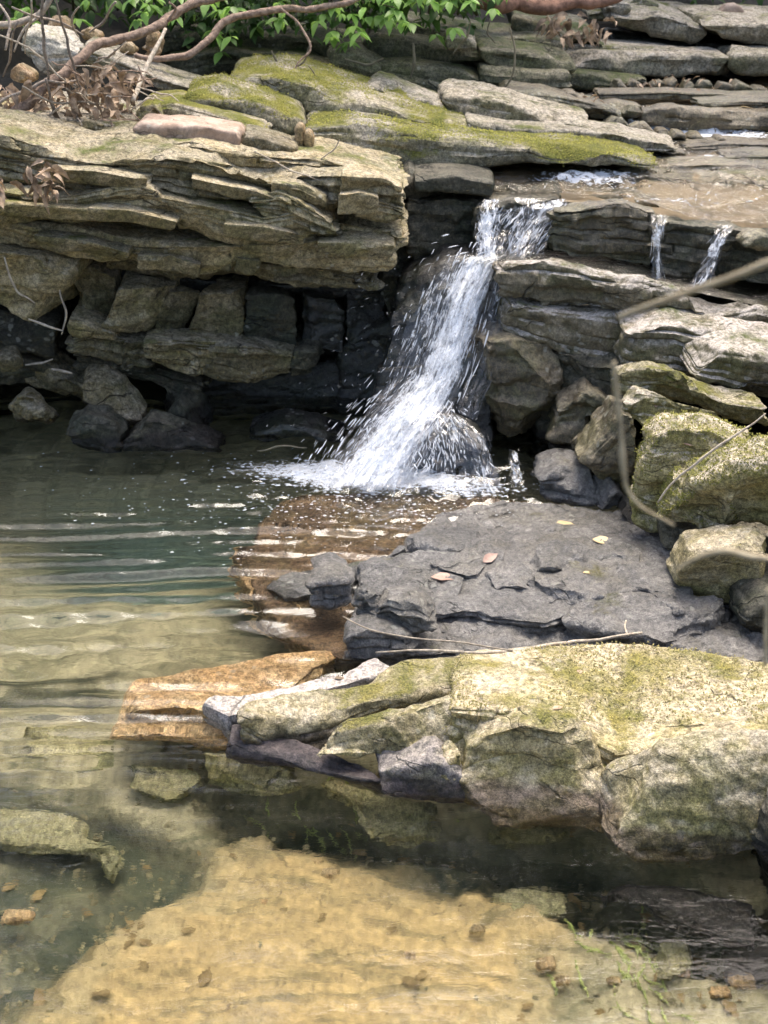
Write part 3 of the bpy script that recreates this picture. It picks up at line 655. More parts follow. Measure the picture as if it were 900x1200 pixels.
# the dark back of the hollow under the ledge
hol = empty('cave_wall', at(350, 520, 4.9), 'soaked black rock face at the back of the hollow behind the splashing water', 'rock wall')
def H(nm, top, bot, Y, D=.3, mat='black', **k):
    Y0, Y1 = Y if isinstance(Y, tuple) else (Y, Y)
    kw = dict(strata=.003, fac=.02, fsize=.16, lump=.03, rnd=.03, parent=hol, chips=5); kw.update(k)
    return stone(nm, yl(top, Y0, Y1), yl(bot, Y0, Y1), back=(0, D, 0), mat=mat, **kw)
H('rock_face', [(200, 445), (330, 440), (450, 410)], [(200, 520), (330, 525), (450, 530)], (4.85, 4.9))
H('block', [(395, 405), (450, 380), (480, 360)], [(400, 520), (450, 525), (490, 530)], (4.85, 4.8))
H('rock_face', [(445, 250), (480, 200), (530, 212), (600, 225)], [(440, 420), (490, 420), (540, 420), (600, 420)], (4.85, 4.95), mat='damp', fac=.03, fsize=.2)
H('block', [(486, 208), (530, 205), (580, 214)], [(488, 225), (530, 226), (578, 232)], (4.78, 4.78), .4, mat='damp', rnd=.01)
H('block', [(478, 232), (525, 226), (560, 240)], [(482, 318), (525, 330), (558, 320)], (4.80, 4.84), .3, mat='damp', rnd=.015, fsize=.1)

# ---- loose rocks at the foot of the cliff
def loose(label, top, bot, Y, D, mat, cat='rock', nm='rock', group=None, **k):
    Y0, Y1 = Y if isinstance(Y, tuple) else (Y, Y)
    kw = dict(strata=.008, fac=.014, fsize=.12, lump=.012, rnd=.03, chips=8, chip=.025, lean=0, rise=0); kw.update(k)
    lean = kw.pop('lean'); rise = kw.pop('rise')
    return stone(nm, yl(top, Y0, Y1), yl(bot, Y0 + lean, Y1 + lean), back=(0, D, rise), mat=mat, label=label, cat=cat, group=group, **kw)
loose('long mossy rock leaning at the foot of the left cliff', [(22, 436), (60, 430), (100, 448), (135, 470)], [(20, 470), (60, 478), (100, 490), (140, 506)], (4.64, 4.60), .15, 'cliff_low', rise=.02, strata=.004)
loose('grey topped slab tilted towards the hollow at the foot of the left cliff', [(96, 454), (118, 452), (140, 466), (166, 492)], [(94, 472), (118, 486), (140, 500), (168, 506)], (4.50, 4.46), .14, 'cliff_low', rise=.04, rnd=.015, strata=.003)
loose('small rounded tan boulder at the left edge of the pool', [(6, 484), (22, 471), (45, 472), (60, 486)], [(8, 505), (25, 512), (45, 512), (62, 506)], 4.40, .16, 'cliff_low')
loose('dark boulder with a reddish top at the pool edge between two rocks under the cliff', [(76, 500), (96, 486), (120, 490), (142, 506)], [(80, 522), (100, 532), (120, 534), (140, 536)], 4.33, .14, 'damp', strata=.003)
loose('broad wet angular rock half in the pool, nearest the hollow under the cliff', [(140, 512), (170, 496), (200, 506), (258, 528)], [(142, 530), (170, 538), (210, 540), (256, 541)], (4.34, 4.38), .14, 'damp', rise=.01, strata=.003, rnd=.015)
loose('rough rock wedged behind the broad wet angular rock at the mouth of the hollow', [(184, 486), (210, 470), (232, 478), (245, 500)], [(186, 512), (210, 518), (232, 520), (246, 522)], 4.55, .2, 'damp')
loose('small tan rock tucked under the cliff at the left edge of the picture', [(-6, 420), (10, 417), (22, 432)], [(-6, 438), (10, 442), (22, 440)], 4.42, .12, 'cliff_low', rnd=.03)
loose('low dark rock in the splash at the back of the pool beside the fall', [(290, 512), (330, 500), (370, 505), (400, 520)], [(290, 530), (330, 536), (370, 538), (400, 540)], (4.5, 4.45), .2, 'black')

# ---- ledges above and behind the cliff
loose('long ledge crowned with bright yellow green moss above the left cliff', [(262, 99), (290, 94), (322, 91), (365, 101), (420, 118), (490, 140), (560, 160)], [(270, 125), (310, 128), (350, 132), (400, 150), (470, 152), (520, 165), (570, 175)], (5.35, 5.15), .5, 'mossy', cat='rock ledge', nm='rock_ledge', rnd=.03, rise=.03, sp=.010, fsize=.16, tufts=9000)
loose('long tapering ledge with mossy rim pointing right into the stream above the fall', [(355, 151), (417, 147), (470, 156), (560, 167), (640, 176), (700, 181), (768, 194)], [(360, 182), (420, 188), (480, 196), (560, 200), (620, 190), (690, 196), (768, 199)], (5.0, 5.0), .32, 'mossy', cat='rock ledge', nm='rock_ledge', rnd=.02, sp=.009, rise=.02, tufts=7000)
loose('grey rough wall under the tapering ledge, left of the fall lip', [(355, 182), (420, 188), (485, 198)], [(360, 222), (430, 240), (492, 245)], (5.02, 4.98), .3, 'grey', nm='rock_wall', cat='rock wall', rnd=.015, fsize=.08)
loose('slab with mossy upper face above the pink flat stone', [(212, 113), (250, 108), (300, 121), (352, 146)], [(214, 132), (260, 141), (300, 154), (346, 166)], (5.05, 5.0), .35, 'mossy', nm='rock_slab', cat='rock slab', rise=.02, tufts=3000)
loose('narrow moss edged slab between the leaf pile and the pink flat stone', [(160, 124), (200, 121), (260, 137), (312, 151)], [(160, 142), (200, 144), (255, 156), (312, 163)], (4.92, 4.86), .3, 'mossy', nm='rock_slab', cat='rock slab')
loose('squarish mossy block at the left end of the narrow moss edged slab', [(158, 125), (175, 122), (191, 126)], [(158, 142), (175, 145), (190, 144)], 4.84, .15, 'mossy', rnd=.03)
loose('low slab with pale top under the heap of dead leaves', [(-60, 140), (60, 138), (130, 148), (180, 160)], [(-60, 165), (60, 172), (130, 175), (190, 176)], (4.85, 4.75), .6, 'grey', nm='rock_slab', cat='rock slab')
loose('flat pinkish stone with one rounded end lying on the left cliff', [(155, 149), (165, 144), (210, 146), (250, 150), (276, 154), (283, 160)], [(158, 162), (180, 168), (225, 172), (240, 179), (275, 181), (281, 176)], (4.66, 4.62), .20, 'pink', nm='flat_stone', cat='stone', rnd=.022, fac=.005, lump=.004, chips=3, strata=.001)
loose('dark wedge stone lying against the end of the pink flat stone', [(283, 157), (310, 162), (346, 174)], [(282, 177), (310, 178), (344, 181)], (4.66, 4.66), .2, 'cliff_low', nm='flat_stone', cat='stone', rnd=.012, chips=3)
for tp, bt, lb in (([(344, 150), (350, 145), (358, 148)], [(345, 170), (350, 182), (356, 178)], 'tan upright cobble wedged left of its darker twin beside the pink stone'),
                   ([(356, 156), (361, 153), (367, 158)], [(356, 172), (361, 180), (366, 174)], 'darker upright cobble wedged against the mossy ledge wall')):
    loose(lb, tp, bt, 4.78, .07, 'brown_stone', nm='cobble', cat='stone', rnd=.02, fac=.002, lump=.004, chips=0, sp=.005, strata=.0005)
loose('pale grey slab with smooth back lying above the moss crowned ledge', [(424, 106), (445, 101), (480, 112), (528, 129)], [(425, 122), (450, 132), (490, 142), (527, 146)], (5.5, 5.45), .3, 'grey', nm='rock_slab', cat='rock slab', rise=.02)
loose('long pale slab sloping right, middle of the ledges above the fall', [(518, 113), (560, 115), (600, 124), (650, 139), (700, 150)], [(520, 132), (560, 146), (600, 156), (650, 162), (700, 164)], (5.45, 5.35), .35, 'grey', nm='rock_slab', cat='rock slab', rise=.02)
loose('lower pale slab with a pointed end reaching into the stream', [(545, 142), (600, 150), (660, 152), (740, 160), (797, 174)], [(550, 160), (600, 170), (660, 176), (740, 178), (797, 180)], (5.22, 5.28), .3, 'grey', nm='rock_slab', cat='rock slab')
loose('cluster rock with wet lip between the pale slabs and the upper stream', [(592, 105), (640, 110), (690, 120), (730, 132)], [(594, 128), (640, 134), (690, 140), (730, 142)], (5.72, 5.68), .3, 'stream', fsize=.07)

loose('large pale boulder with a green patch behind the thick branch, top left', [(20, 58), (28, 36), (60, 42), (98, 50)], [(24, 66), (40, 84), (62, 90), (100, 80)], 5.5, .3, 'white_stone', nm='boulder', cat='boulder', rnd=.07, fac=.008)
loose('tan rounded stone above the large pale boulder', [(52, 30), (60, 20), (72, 20), (82, 32)], [(54, 40), (62, 46), (74, 44), (82, 40)], 5.75, .12, 'brown_stone', nm='stone', cat='stone', strata=.001, rnd=.05, chips=1)
loose('orange brown stone right of the tan rounded stone', [(92, 38), (102, 33), (118, 40)], [(94, 46), (104, 50), (117, 49)], 5.7, .1, 'brown_stone', nm='stone', cat='stone', strata=.001, rnd=.04, chips=1)
loose('small ochre stone beneath the bent pink branch', [(140, 54), (148, 49), (158, 56)], [(141, 62), (149, 66), (157, 64)], 5.5, .08, 'brown_stone', nm='stone', cat='stone', strata=.001, rnd=.04, chips=1)
loose('upright brown stone beside the white dead stick', [(168, 48), (176, 34), (188, 44)], [(168, 66), (178, 72), (188, 68)], 5.55, .1, 'brown_stone', nm='stone', cat='stone', strata=.001, rnd=.03, chips=2)
loose('dark red round stone half under the dead leaves at the left', [(8, 84), (20, 76), (40, 88)], [(10, 94), (22, 98), (38, 96)], 5.3, .1, 'brown_stone', nm='stone', cat='stone', strata=.001, rnd=.05, chips=1)
loose('pale sloping slab behind the heap of dead leaves', [(90, 52), (130, 66), (190, 92), (232, 104)], [(90, 70), (130, 84), (190, 106), (228, 112)], 5.35, .3, 'grey', nm='rock_slab', cat='rock slab')
loose('dark rounded rock in the hollow below the leaf heap', [(36, 158), (52, 152), (68, 160)], [(38, 172), (52, 175), (68, 172)], 4.62, .12, 'damp', rnd=.04)
loose('grey stone showing between the dead leaves and the cliff top', [(92, 140), (108, 134), (124, 146)], [(94, 156), (108, 160), (124, 158)], 4.72, .1, 'cliff_low', nm='stone', cat='stone', rnd=.03)

# ---- wet bank at the back, under the shrubs
bk = empty('rock_bank', at(420, 110, 6.1), 'dark green mossy bank of stacked slabs below the leafy shrubs', 'rock bank')
def Bk(top, bot, Y, D=.35, mat='bank', nm='slab', **k):
    Y0, Y1 = Y if isinstance(Y, tuple) else (Y, Y)
    kw = dict(strata=.008, fac=.022, fsize=.2, lump=.02, rnd=.03, parent=bk, chips=6, sp=.013); kw.update(k)
    return stone(nm, yl(top, Y0, Y1), yl(bot, Y0, Y1), back=(0, D, .03), mat=mat, **kw)
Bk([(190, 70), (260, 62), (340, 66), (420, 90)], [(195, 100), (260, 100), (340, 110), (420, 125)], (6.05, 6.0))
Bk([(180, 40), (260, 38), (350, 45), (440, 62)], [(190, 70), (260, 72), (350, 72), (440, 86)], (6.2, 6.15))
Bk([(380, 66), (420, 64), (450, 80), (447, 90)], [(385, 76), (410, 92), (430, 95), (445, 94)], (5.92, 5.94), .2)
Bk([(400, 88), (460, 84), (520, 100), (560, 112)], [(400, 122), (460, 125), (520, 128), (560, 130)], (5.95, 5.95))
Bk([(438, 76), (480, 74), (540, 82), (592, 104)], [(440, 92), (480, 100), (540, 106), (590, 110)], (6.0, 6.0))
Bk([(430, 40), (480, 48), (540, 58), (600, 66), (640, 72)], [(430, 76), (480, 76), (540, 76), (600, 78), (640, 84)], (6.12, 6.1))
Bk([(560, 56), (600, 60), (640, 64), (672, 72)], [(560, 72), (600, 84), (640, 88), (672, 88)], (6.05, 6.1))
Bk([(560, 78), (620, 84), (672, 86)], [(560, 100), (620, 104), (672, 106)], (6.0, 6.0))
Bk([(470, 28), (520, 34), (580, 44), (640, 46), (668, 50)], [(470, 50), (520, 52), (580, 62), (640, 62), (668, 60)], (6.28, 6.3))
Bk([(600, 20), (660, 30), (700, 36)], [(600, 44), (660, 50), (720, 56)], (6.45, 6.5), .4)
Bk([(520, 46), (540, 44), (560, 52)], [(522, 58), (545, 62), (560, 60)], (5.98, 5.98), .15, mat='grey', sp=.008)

# ---- ledges and stones of the upper stream, right
G = dict(nm='rock_ledge', cat='rock ledge', rnd=.025, fsize=.14, sp=.012)
loose('long level ledge across the top of the stream, pale lichen on its face', [(650, 64), (700, 61), (800, 63), (858, 66)], [(652, 84), (700, 90), (790, 92), (860, 90)], (6.35, 6.4), .35, 'grey', **G)
loose('short ledge block right of the long level ledge at the stream head', [(858, 63), (900, 62), (960, 64)], [(860, 88), (900, 90), (960, 90)], 6.38, .35, 'grey', **G)
loose('low dark ledge under the long level ledge', [(600, 88), (680, 86), (760, 92)], [(600, 104), (680, 108), (760, 104)], (6.1, 6.25), .25, 'bank', **G)
loose('thin shelf with flat top below the leaf debris of the stream head', [(664, 52), (720, 54), (780, 58), (820, 64)], [(664, 62), (720, 64), (780, 66), (820, 68)], (6.5, 6.5), .3, 'grey', **G)
loose('big mossy slab with a black undercut at the stream head', [(716, 16), (740, 18), (775, 17), (828, 33)], [(718, 28), (750, 38), (790, 47), (832, 58)], (6.7, 6.65), .6, 'grey', rise=.03, lean=.02, **G)
loose('right hand mossy slab tilted over a black gap at the stream head', [(822, 30), (850, 28), (900, 29), (960, 32)], [(824, 34), (850, 44), (900, 56), (960, 66)], (6.6, 6.6), .6, 'grey', rise=.03, lean=.02, **G)
loose('dark rock face in the gap beneath the two mossy slabs', [(715, 38), (800, 50), (960, 50)], [(715, 64), (800, 66), (960, 68)], 6.85, .3, 'black', **G)
loose('long flat slab along the top edge behind the tan stone', [(760, 12), (820, 14), (900, 20), (960, 22)], [(760, 22), (820, 26), (900, 32), (960, 34)], (7.1, 7.1), .5, 'grey', **G)
loose('mossy hump behind the big mossy slab', [(690, 14), (720, 9), (770, 12)], [(690, 26), (720, 24), (770, 24)], 7.0, .3, 'mossy', **G)
loose('rounded tan stone sitting on the slabs at the top edge', [(845, 14), (852, 6), (864, 5), (873, 12)], [(846, 17), (855, 20), (864, 20), (872, 18)], 6.95, .1, 'pink', nm='cobble', cat='stone', rnd=.05, fac=.003, chips=0, sp=.007)
loose('round grey stone under the end of the red log', [(715, 4), (724, 0), (740, 4)], [(716, 16), (726, 20), (740, 18)], 6.75, .12, 'grey', nm='cobble', cat='stone', rnd=.05, chips=1)
loose('dark boulder at the top edge right of the red log', [(742, 4), (758, 0), (775, 5)], [(742, 15), (758, 18), (776, 16)], 6.9, .14, 'bank', nm='boulder', cat='boulder', rnd=.06)
for lb, tp, bt, Y in (('thin wet ledge breaking the stream right of the tapering ledge', [(770, 196), (830, 192), (900, 196), (960, 198)], [(772, 204), (830, 204), (900, 206), (960, 208)], 5.15),
                      ('thin wet ledge across the stream under the wet stone step', [(800, 172), (860, 168), (960, 172)], [(802, 178), (860, 178), (960, 182)], 5.45),
                      ('narrow dark ledge at the stream edge above the pointed pale slab', [(700, 150), (760, 160), (810, 168)], [(702, 158), (760, 168), (808, 174)], 5.55),
                      ('jagged thin ledge in the stream left of the dry pale slab', [(700, 212), (740, 206), (790, 210), (818, 216)], [(702, 222), (740, 220), (790, 222), (816, 226)], 4.98),
                      ('thin stepped plate on the upper right of the wet stone step', [(820, 122), (870, 118), (960, 120)], [(822, 130), (870, 129), (960, 132)], 5.82),
                      ('narrow plate at the right edge of the stream above the thin wet ledge', [(850, 184), (900, 181), (960, 184)], [(852, 190), (900, 190), (960, 193)], 5.28),
                      ('low plate jutting from the tip of the tapering ledge', [(728, 200), (770, 202), (800, 210)], [(730, 207), (770, 210), (798, 215)], 5.06),
                      ('small broken plate in the middle of the upper stream', [(742, 176), (775, 173), (806, 180)], [(744, 182), (775, 182), (804, 186)], 5.36),
                      ('thin ledge below the line of stones across the stream head', [(700, 110), (780, 108), (860, 112), (960, 112)], [(702, 118), (780, 117), (860, 120), (960, 120)], 5.98)):
    loose(lb, tp, bt, Y, .16, 'stream', rnd=.008, fsize=.08, fac=.016, nm='rock_ledge', cat='rock ledge', flat=.6, strata=.012, bedt=.015)
# step between the two upper pools
loose('wet stone step with a thin film of water, right side of the upper stream', [(752, 132), (790, 127), (830, 130), (880, 132), (960, 134)], [(752, 148), (800, 152), (850, 154), (900, 154), (960, 156)], (5.72, 5.7), .14, 'stream', strata=.010, **G)
loose('low wet stone step with ripples left of the larger step', [(700, 124), (725, 120), (755, 126)], [(700, 132), (725, 136), (755, 138)], (5.75, 5.74), .15, 'stream', **G)
ORD = ['first','second','third','fourth','fifth','sixth','seventh','eighth','ninth','tenth']
rs = random.Random(5)
for i, (x, y, s_) in enumerate([(725, 98, 8), (745, 97, 9), (770, 98, 10), (790, 96, 9), (808, 100, 8), (828, 97, 10), (850, 100, 12), (872, 102, 12), (892, 104, 10)]):
    loose(ORD[i] + ' stone from the left in the row of small stones across the stream head', [(x - s_ * rs.uniform(.8, 1.2), y + rs.uniform(0, 4)), (x - s_ * .4, y - s_ * rs.uniform(.1, .5)), (x + s_ * .5, y - s_ * rs.uniform(.0, .45)), (x + s_ * rs.uniform(.8, 1.2), y + rs.uniform(0, 4))], [(x - s_ * 1.1, y + 8), (x, y + 10), (x + s_ * 1.1, y + 8)], 6.2 + rs.uniform(-.05, .05), rs.uniform(.06, .12), 'stream', nm='stone', cat='stone', group='small stones across the stream head', rnd=.03, sp=.006, fac=.012, fsize=.05, chips=3, chip=.012, strata=.002)
for i, (x, y, s_) in enumerate([(668, 110, 10), (680, 118, 12), (700, 146, 9), (702, 130, 10), (724, 142, 14), (752, 150, 13), (776, 154, 10), (796, 158, 9), (818, 160, 9), (845, 164, 8)]):
    loose(ORD[i] + ' glistening stone from the left in the riffle slanting below the wet stone step', [(x - s_ * rs.uniform(.8, 1.3), y + rs.uniform(0, 4)), (x - s_ * .4, y - s_ * rs.uniform(.1, .4)), (x + s_ * .5, y - s_ * rs.uniform(.0, .4)), (x + s_ * rs.uniform(.8, 1.3), y + rs.uniform(0, 4))], [(x - s_ * 1.1, y + 8), (x, y + 9), (x + s_ * 1.1, y + 8)], 5.85 - (y - 110) * .006 + rs.uniform(-.04, .04), rs.uniform(.06, .12), 'stream', nm='stone', cat='stone', group='small stones in the riffle', rnd=.03, sp=.006, fac=.012, fsize=.05, chips=3, chip=.012, strata=.002)

# ---- rock steps at the lip of the fall
Q = dict(nm='rock_step', cat='rock step', rnd=.012, fsize=.09, sp=.008, lump=.015)
lipT = zl([(486, 208), (560, 211), (640, 224), (700, 231), (775, 238)], .746, .735)
stone('rock_step', lipT, lipT - np.array([0, -.03, .08]), back=(0, .3, -.01), mat='stream', label='dark lip the main fall pours over', cat='rock step', rnd=.02, fsize=.09, sp=.008, lump=.012)
loose('wet rock under the broad upper veil of the main fall', [(556, 244), (600, 238), (660, 238)], [(560, 308), (600, 312), (660, 306)], (4.72, 4.72), .3, 'damp', **Q)
loose('mossy dark block right of the upper veil of the fall', [(650, 250), (690, 244), (735, 240), (772, 248)], [(640, 300), (690, 306), (735, 310), (768, 312)], (4.58, 4.60), .10, 'stream', strata=.014, fac=.02, **Q)
loose('dark undercut block the two small trickles run down', [(766, 262), (820, 266), (880, 272), (960, 280)], [(762, 320), (820, 334), (880, 342), (960, 350)], (4.55, 4.5), .12, 'damp', strata=.014, fac=.02, **Q)
loose('dry pale slab lying in the stream at the right above the trickles', [(820, 222), (860, 216), (900, 218), (960, 220)], [(822, 232), (860, 240), (900, 242), (960, 244)], (4.92, 4.9), .22, 'grey', **Q)
loose('rough dark stone at the right edge beside the second trickle', [(868, 280), (885, 275), (910, 277)], [(868, 292), (888, 296), (912, 294)], 4.45, .12, 'stream', nm='stone', cat='stone', rnd=.03)
# face the cascade slides over
loose('black wet rock ramp beneath the sliding part of the main fall', [(470, 330), (520, 305), (575, 305), (600, 312)], [(415, 530), (470, 545), (530, 550), (570, 545)], (4.66, 4.55), .25, 'black', nm='rock_ramp', cat='rock step', rnd=.03, fsize=.12, lean=-.22, sp=.010)
loose('rounded black rock the fall splits over at its foot', [(470, 500), (500, 488), (535, 495), (575, 520)], [(462, 560), (500, 566), (540, 568), (585, 568)], (4.20, 4.18), .2, 'black', rnd=.06, lump=.02)

# ---- right hand outcrop
loose('broad rough grey slab right of the main fall, top layer of the outcrop', [(584, 313), (640, 312), (664, 316), (752, 331), (816, 345), (850, 352), (900, 366), (960, 376)], [(584, 350), (648, 364), (690, 366), (735, 374), (816, 380), (850, 386), (900, 392), (960, 400)], (4.42, 4.22), .12, 'slab', nm='rock_slab', cat='rock slab', rnd=.03, lump=.016, fsize=.16, sp=.007, lean=.0)
loose('green stained layer directly under the broad rough grey slab', [(586, 352), (648, 364), (735, 372), (790, 378)], [(586, 394), (640, 410), (662, 421), (722, 434), (790, 420)], (4.42, 4.3), .4, 'slab', nm='rock_slab', cat='rock slab', rnd=.025, lump=.014, fsize=.14, sp=.008)
loose('mossy slab sloping right below the broad grey slab, dark seam above it', [(736, 378), (790, 380), (850, 392), (900, 408), (960, 420)], [(732, 438), (790, 440), (850, 456), (900, 470), (960, 480)], (4.16, 4.06), .4, 'slab', nm='rock_slab', cat='rock slab', rnd=.03, fsize=.14, sp=.008)
loose('pale topped slab at the right edge over the stacked boulders', [(812, 420), (850, 412), (900, 420), (960, 428)], [(806, 440), (850, 456), (895, 474), (960, 486)], (3.98, 3.92), .3, 'slab', nm='rock_slab', cat='rock slab', rnd=.025, rise=.03, sp=.008)
loose('big angular dark block overhanging the foot of the fall', [(548, 404), (600, 398), (650, 414), (664, 436)], [(544, 496), (585, 514), (620, 526), (656, 508)], (4.36, 4.30), .35, 'stream', nm='rock_block', cat='rock', rnd=.012, fsize=.24, fac=.022, lump=.006, strata=.003, chips=8, chip=.04)
loose('dark wet block recessed beneath the green stained layer', [(630, 412), (680, 422), (740, 436)], [(625, 560), (680, 570), (750, 580)], (4.42, 4.16), .3, 'damp', nm='rock_block', cat='rock', rnd=.02)
loose('tilted dark slab leaning in the shadow right of the angular block', [(660, 470), (690, 455), (712, 470)], [(642, 518), (670, 530), (700, 536)], (4.26, 4.2), .2, 'stream', nm='rock_slab', cat='rock slab', strata=.003, rnd=.008, fac=.022, lump=.004)
loose('small dark rock beneath the angular block', [(648, 528), (670, 524), (690, 532)], [(650, 545), (670, 550), (690, 552)], 4.18, .15, 'damp', rnd=.03)
loose('low wet jagged rock behind the shallow flow, right of the foot of the fall', [(632, 560), (660, 552), (700, 562), (728, 584)], [(628, 588), (660, 598), (700, 604), (732, 606)], (3.98, 3.9), .2, 'wet', rnd=.02)
loose('grey shining wet rock beside the low jagged rock', [(696, 572), (712, 568), (732, 580)], [(694, 596), (712, 602), (732, 604)], 3.84, .15, 'wet', rnd=.02)
loose('dark mossy slab set on edge, left of the stacked boulders', [(676, 548), (700, 520), (728, 488), (745, 480)], [(690, 566), (712, 572), (735, 570), (760, 556)], (3.95, 3.85), .22, 'stream', nm='rock_slab', cat='rock slab', rnd=.025, strata=.003)
loose('flat grey slab at the top of the stacked boulders', [(726, 454), (748, 446), (790, 452), (850, 472), (900, 478)], [(728, 468), (750, 488), (800, 486), (850, 492), (900, 500)], (3.88, 3.78), .16, 'boulder', nm='rock_slab', cat='rock slab', rnd=.02, lump=.012, lean=.06)
loose('rounded pale slab, second from the top of the stacked boulders', [(738, 484), (752, 470), (790, 471), (866, 490)], [(740, 492), (760, 506), (800, 512), (866, 504)], (3.72, 3.62), .15, 'boulder', nm='rock_slab', cat='rock slab', rnd=.025, lean=.06)
loose('steep mossy boulder with a pale flat top under the pale slab', [(768, 518), (790, 510), (840, 510), (900, 530)], [(728, 604), (760, 616), (800, 622), (860, 610)], (3.54, 3.46), .17, 'boulder', nm='boulder', cat='boulder', rnd=.035, lump=.02, sp=.006, lean=.05, tufts=4000, strata=.004, fac=.02, fsize=.16)
loose('largest yellow mossed boulder at the right edge', [(784, 592), (820, 572), (870, 552), (920, 545), (960, 545)], [(772, 622), (800, 636), (850, 634), (900, 630), (960, 632)], (3.34, 3.22), .20, 'boulder', nm='boulder', cat='boulder', rnd=.06, lump=.03, sp=.006, fsize=.18, lean=.07, tufts=6000, strata=.003, fac=.018)
loose('dark slab pinched beneath the largest mossy boulder', [(775, 626), (820, 632), (900, 628), (960, 630)], [(775, 646), (820, 652), (900, 650), (960, 652)], (3.44, 3.38), .25, 'damp', nm='rock_slab', cat='rock slab')
loose('smooth tan boulder resting below the mossy boulder, right edge', [(798, 676), (815, 658), (860, 652), (920, 652)], [(798, 696), (830, 712), (880, 722), (930, 716)], (3.14, 3.08), .22, 'shelf', nm='boulder', cat='boulder', rnd=.06, fac=.008, lean=.05, strata=.002)
loose('dark boulder in shadow at the right edge above the big shelf', [(868, 715), (900, 705), (960, 705)], [(868, 750), (900, 765), (960, 768)], 3.05, .25, 'damp', nm='boulder', cat='boulder', rnd=.05)
loose('dark rock filling the gap behind the smooth tan boulder', [(745, 622), (800, 640), (960, 645)], [(745, 690), (800, 700), (960, 730)], (3.6, 3.45), .3, 'damp', rnd=.03)

# ---- wet dark ledges in the middle
def top(nm, label, front, backl, thick, mat, cat='rock slab', **k):
    """a slab seen from above: front and back edge of its upper face as points of known height"""
    F, B = np.asarray(front), np.asarray(backl)
    kw = dict(rnd=.012, fac=.011, fsize=.12, lump=.008, sp=.006, chips=14, chip=.025, flat=.45, fine=.0062 if mat == 'wet' else .0028); kw.update(k)
    BF = F.copy(); BF[:, 2] -= thick; BF[:, 1] += .015
    BB = B.copy(); BB[:, 2] -= thick + .02
    return stone(nm, F, BF, TB=B, BB=BB, mat=mat, label=label, cat=cat, **kw)
top('rock_slab', 'broad low ledge awash under the foam, between the fall and the dark slabs', bz([(272, 648), (300, 700), (340, 748), (400, 772), (470, 770)], -.025), bz([(330, 585), (400, 575), (520, 580), (600, 585), (660, 590)], -.03), .14, 'awash', fac=.006, lump=.008, flat=.8)
top('rock_slab', 'low wet ledge running unbroken under the dark slabs to the right bank', zl([(400, 762), (470, 768), (560, 762), (640, 752), (740, 752), (840, 764), (960, 790)], .012, .03), zl([(440, 660), (520, 600), (590, 585), (660, 590), (740, 600), (850, 640), (960, 660)], .006, .03), .12, 'wet', fac=.012)
top('rock_slab', 'largest dark wet slab below the fall, its back under a film of water', zl([(585, 690), (610, 682), (650, 702), (700, 700), (755, 690), (800, 720)], .07, .08), zl([(540, 632), (590, 622), (650, 612), (700, 618), (760, 625), (800, 640)], .05, .07), .07, 'wet')
top('rock_slab', 'dark wet slab with a curled front edge over the pale shelf', zl([(505, 742), (520, 720), (560, 722), (640, 730), (700, 716), (740, 722)], .042, .05), zl([(470, 690), (520, 660), (590, 660), (650, 668), (720, 672), (750, 690)], .045, .055), .07, 'wet')
top('rock_slab', 'dark slab right of the curled slab, under the tan boulder', zl([(660, 725), (720, 740), (780, 748), (840, 740)], .05, .06), zl([(680, 700), (730, 690), (800, 695), (850, 700)], .07, .09), .07, 'wet')
top('rock_slab', 'middle wet slab with an olive flank at its left end', zl([(412, 706), (430, 722), (470, 722), (520, 738)], .05, .05), zl([(415, 660), (440, 650), (500, 640), (560, 645)], .055, .065), .08, 'wet')
top('rock_slab', 'flat brown wet slab awash at the left end of the dark slabs', zl([(318, 688), (345, 700), (400, 690), (430, 680)], .006, .03), zl([(330, 672), (370, 664), (430, 656), (480, 640)], .012, .03), .08, 'wet')
loose('small square grey block at the water edge with a white waterline', [(360, 682), (385, 676), (412, 676)], [(360, 712), (385, 716), (410, 710)], (3.18, 3.2), .14, 'wet', nm='rock_block', cat='rock', rnd=.012, fac=.006, chips=4, sp=.005)
loose('long low grey block at the water edge beside the twig', [(402, 752), (430, 742), (470, 744), (488, 752)], [(402, 778), (430, 776), (470, 774), (490, 772)], (2.95, 2.97), .12, 'wet', nm='rock_block', cat='rock', rnd=.02, fac=.006, chips=4, sp=.005)
loose('olive sided rock between the square block and the low block', [(412, 690), (430, 684), (452, 700)], [(412, 722), (432, 740), (455, 742)], (3.10, 3.06), .12, 'wet', rnd=.02, sp=.005)
loose('grey lump leaning on the middle wet slab above the low block', [(432, 722), (450, 708), (490, 706), (510, 720)], [(430, 742), (455, 750), (490, 750), (512, 748)], (3.0, 3.02), .12, 'wet', rnd=.03, sp=.005)

for lb, F_, B_, z_ in (('thin cracked plate on top of the largest wet slab, under the tan leaf', [(610, 662), (650, 668), (700, 662), (748, 668)], [(620, 640), (660, 628), (710, 628), (756, 640)], .085),
                       ('thin plate at the left of the largest wet slab, beside the pink leaf', [(505, 668), (545, 676), (590, 668)], [(500, 652), (540, 640), (596, 640)], .062),
                       ('low wet plate at the back of the dark slabs, washed by the flow', [(470, 640), (520, 646), (590, 634)], [(480, 622), (530, 616), (600, 612)], .05),
                       ('dark wet plate at the right end of the wet slabs by the boulders', [(720, 690), (760, 700), (812, 706)], [(722, 662), (760, 656), (810, 664)], .08)):
    top('rock_slab', lb, zl(F_, z_), zl(B_, z_ + .005), .065, 'wet', rnd=.010, fsize=.10)
